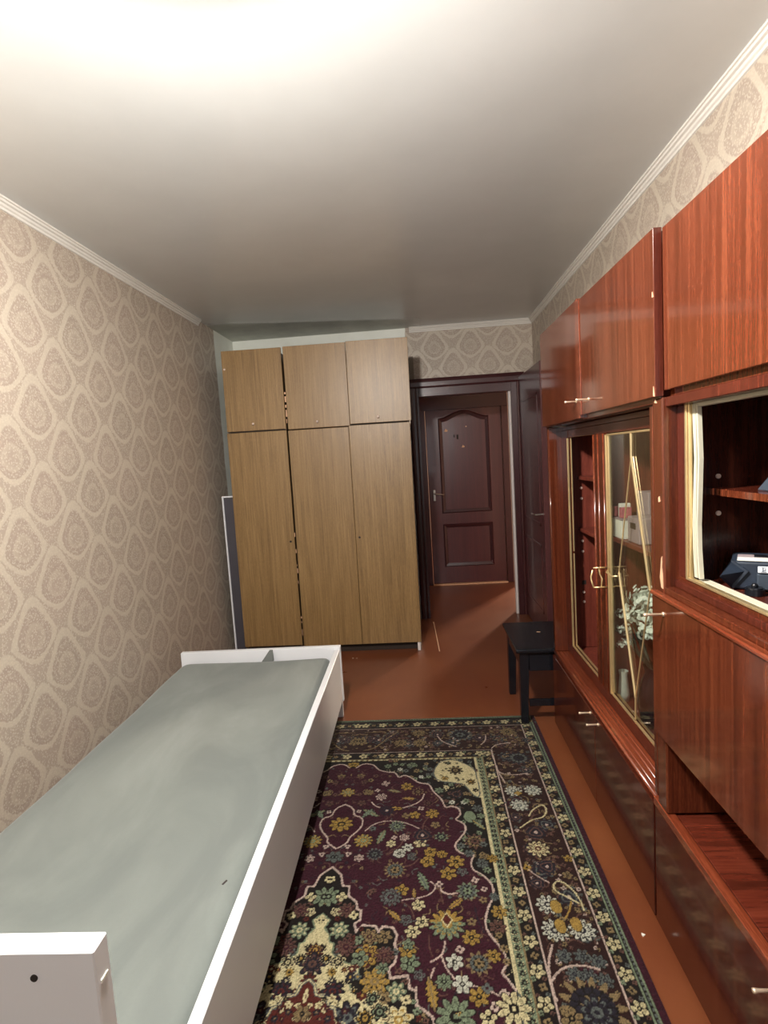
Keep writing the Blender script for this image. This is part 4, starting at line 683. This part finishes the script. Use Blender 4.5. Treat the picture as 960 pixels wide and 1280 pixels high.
# dark spandrels outside the scalloped line, cream corner
for i in range(420):
    motif('f', rg.uniform(150, 560), rg.uniform(408, CH), rg.uniform(6, 15), rg.choice('sgtsgpk'), 'k', rg.choice((4, 5, 6)), 0)
fieldpoly = [(0, SC[0][1])]+smooth(SC)+[(552, 1560), (556, 1640), (520, 1720), (540, 1800), (500, CH), (0, CH)]
poly(CN, 'c'); line(smooth(CN+[CN[0]]), 5, 'g')
rg2 = random.Random(11)
motif('f', 470, 500, 42, 'k', 't', 9, 0); motif('f', 530, 590, 26, 'k', 'm', 7, 0); motif('f', 545, 650, 18, 'k', 'p', 6, 0); motif('f', 420, 560, 20, 'm', 'k', 6, 0); motif('f', 440, 440, 18, 'k', 's', 6, 0)
for i in range(16): motif('f', rg2.uniform(400, 550), rg2.uniform(430, 660), 7, 'k', 'c', 5, 0)
spand = [m for m in FM if m[1] > 0]
poly(fieldpoly, 'b')
# field: small fillers, tendrils
for i in range(300):
    x, y = rg.uniform(0, 540), rg.uniform(440, CH); c0 = CV[min(CH-1, int(y)), int(x)]
    if abs(c0-PC['b']).sum() < .01: motif('f', x, y, rg.uniform(3, 8), rg.choice('ppptgnp'), 'b', rg.choice((4, 5, 6)), 0)
for i in range(260):
    x, y = rg.uniform(0, 540), rg.uniform(460, CH); t = rg.uniform(0, 6)
    if abs(CV[min(CH-1, int(y)), int(x)]-PC['b']).sum() < .01: line(smooth([(x, y), (x+18*math.cos(t), y+18*math.sin(t)), (x+32*math.cos(t+.8), y+32*math.sin(t+.8))]), 2.4, rg.choice('ptpng'))
line(smooth(SC)+fieldpoly[len(smooth(SC))+1:-2], 6, 'i')
for w_, c, p in FL: line(smooth(p), w_, c)
# medallion under its own motifs
med = [(0, 1078)]+ME[1:]+[(352, 1640), (380, 1690), (372, 1760), (400, CH), (0, CH)]
flowers_in_med = []
poly(med, 'k'); line(med[:-1], 7, 'i')
for i in range(150):
    x, y = rg.uniform(0, 370), rg.uniform(1180, CH); c0 = CV[min(CH-1, int(y)), int(x)]
    if abs(c0-PC['k']).sum() < .005: motif('f', x, y, rg.uniform(7, 15), rg.choice('ptsgrp'), 'k', rg.choice((4, 5, 6)), 0)
cre = [(0, 1276)]+CR[1:]+[(240, 1640), (250, 1760), (280, CH), (0, CH)]
poly(cre, 'c'); line(cre[:-1], 4, 's')
for i in range(46): motif('f', rg2.uniform(0, 230), rg2.uniform(1390, 1700), rg2.uniform(9, 17), rg2.choice('kkrgn'), rg2.choice('cmt'), rg2.choice((5, 6, 8)), 0)
for x, y, r, c, c2 in ((0, 1405, 26, 'b', 'm'), (0, 1450, 44, 'n', 'p'), (0, 1500, 26, 'r', 'k'), (70, 1530, 36, 'n', 'r'), (36, 1432, 18, 'k', 'm'), (120, 1600, 50, 'n', 'g'), (60, 1475, 16, 'm', 'k'), (165, 1600, 30, 'k', 'm')): motif('f', x, y, r, c, c2, 8, 0)
rd = [(0, 1496)]+RE[1:]+[(140, 1650), (160, CH), (0, CH)]
poly(rd, 'r'); line(rd[:-1], 9, 'g'); line(rd[:-1], 3, 'c')
for i in range(60): motif('f', rg2.uniform(0, 120), rg2.uniform(1540, CH), rg2.uniform(6, 12), rg2.choice('bknc'), 't', 5, 0)
line([(0, 1525), (4, 1545), (0, 1560)], 5, 'c'); motif('f', 0, 1590, 26, 't', 'k', 6, 0)
for m in FM: motif(*m)
for i in range(150): motif('f', rg.uniform(0, 545), rg.uniform(1640, CH), rg.uniform(12, 34), rg.choice('cmsgtpk'), rg.choice('kkb'), rg.choice((5, 6, 7, 9)), 0)
ca_ = [(0, 988)]+CA[1:-1]+[(0, 729)]; line(smooth(ca_, 1), 6, 'i')
# each knot a little off: uneven wool
rs = np.random.RandomState(4); CV *= .66*(1+.24*rs.randn(CH, CW, 1).astype(np.float32)).clip(.55, 1.5)
def axis(lo, hi, flo, fhi, fine, coarse):
    a = list(np.arange(lo, flo, coarse))+list(np.arange(flo, fhi, fine))+list(np.arange(fhi, hi, coarse))+[hi]; return np.array(sorted(set(np.round(a, 5))))
gx_ = axis(XA-.922, XA+.922, 1.03, 2.071, .0028, .011); gy_ = axis(-.7, YT, 1.05, YT-.002, .0029, .012)
X, Y = np.meshgrid(gx_, gy_); U = np.abs(X-XA)*1000; Dd = (YT-Y)*1000; Dd = np.where(Y < YC, 2*(YT-YC)*1000-Dd, Dd)
ui = np.clip(U.astype(int), 0, CW-1); di = np.clip(Dd.astype(int), 0, CH-1); colr = CV[di, ui]
Zc = .0095+.0007*rs.rand(*X.shape)-.0015*(colr.sum(2) < .05); edge = (X == gx_[0]) | (X == gx_[-1]) | (Y == gy_[0]) | (Y == gy_[-1]); Zc = np.where(edge, .0005, Zc)
ny_, nx_ = X.shape; co = np.stack([X, Y, Zc], -1).reshape(-1, 3).astype(np.float32)
idx = np.arange(ny_*nx_).reshape(ny_, nx_); q = np.stack([idx[:-1, :-1], idx[:-1, 1:], idx[1:, 1:], idx[1:, :-1]], -1).reshape(-1, 4).astype(np.int32)
me = bpy.data.meshes.new('carpet'); me.vertices.add(len(co)); me.vertices.foreach_set('co', co.ravel()); me.loops.add(q.size); me.loops.foreach_set('vertex_index', q.ravel())
me.polygons.add(len(q)); me.polygons.foreach_set('loop_start', np.arange(0, q.size, 4, dtype=np.int32)); me.polygons.foreach_set('loop_total', np.full(len(q), 4, np.int32)); me.update(calc_edges=True)
att = me.color_attributes.new('pile', 'FLOAT_COLOR', 'POINT'); att.data.foreach_set('color', np.concatenate([colr.reshape(-1, 3), np.ones((len(co), 1), np.float32)], 1).astype(np.float32).ravel())
me.materials.append(M['carpet']); cp = bpy.data.objects.new('carpet', me); COL.objects.link(cp)
tag(cp, 'burgundy oriental carpet with cream, sage and mustard flowers beside the bed', 'carpet')
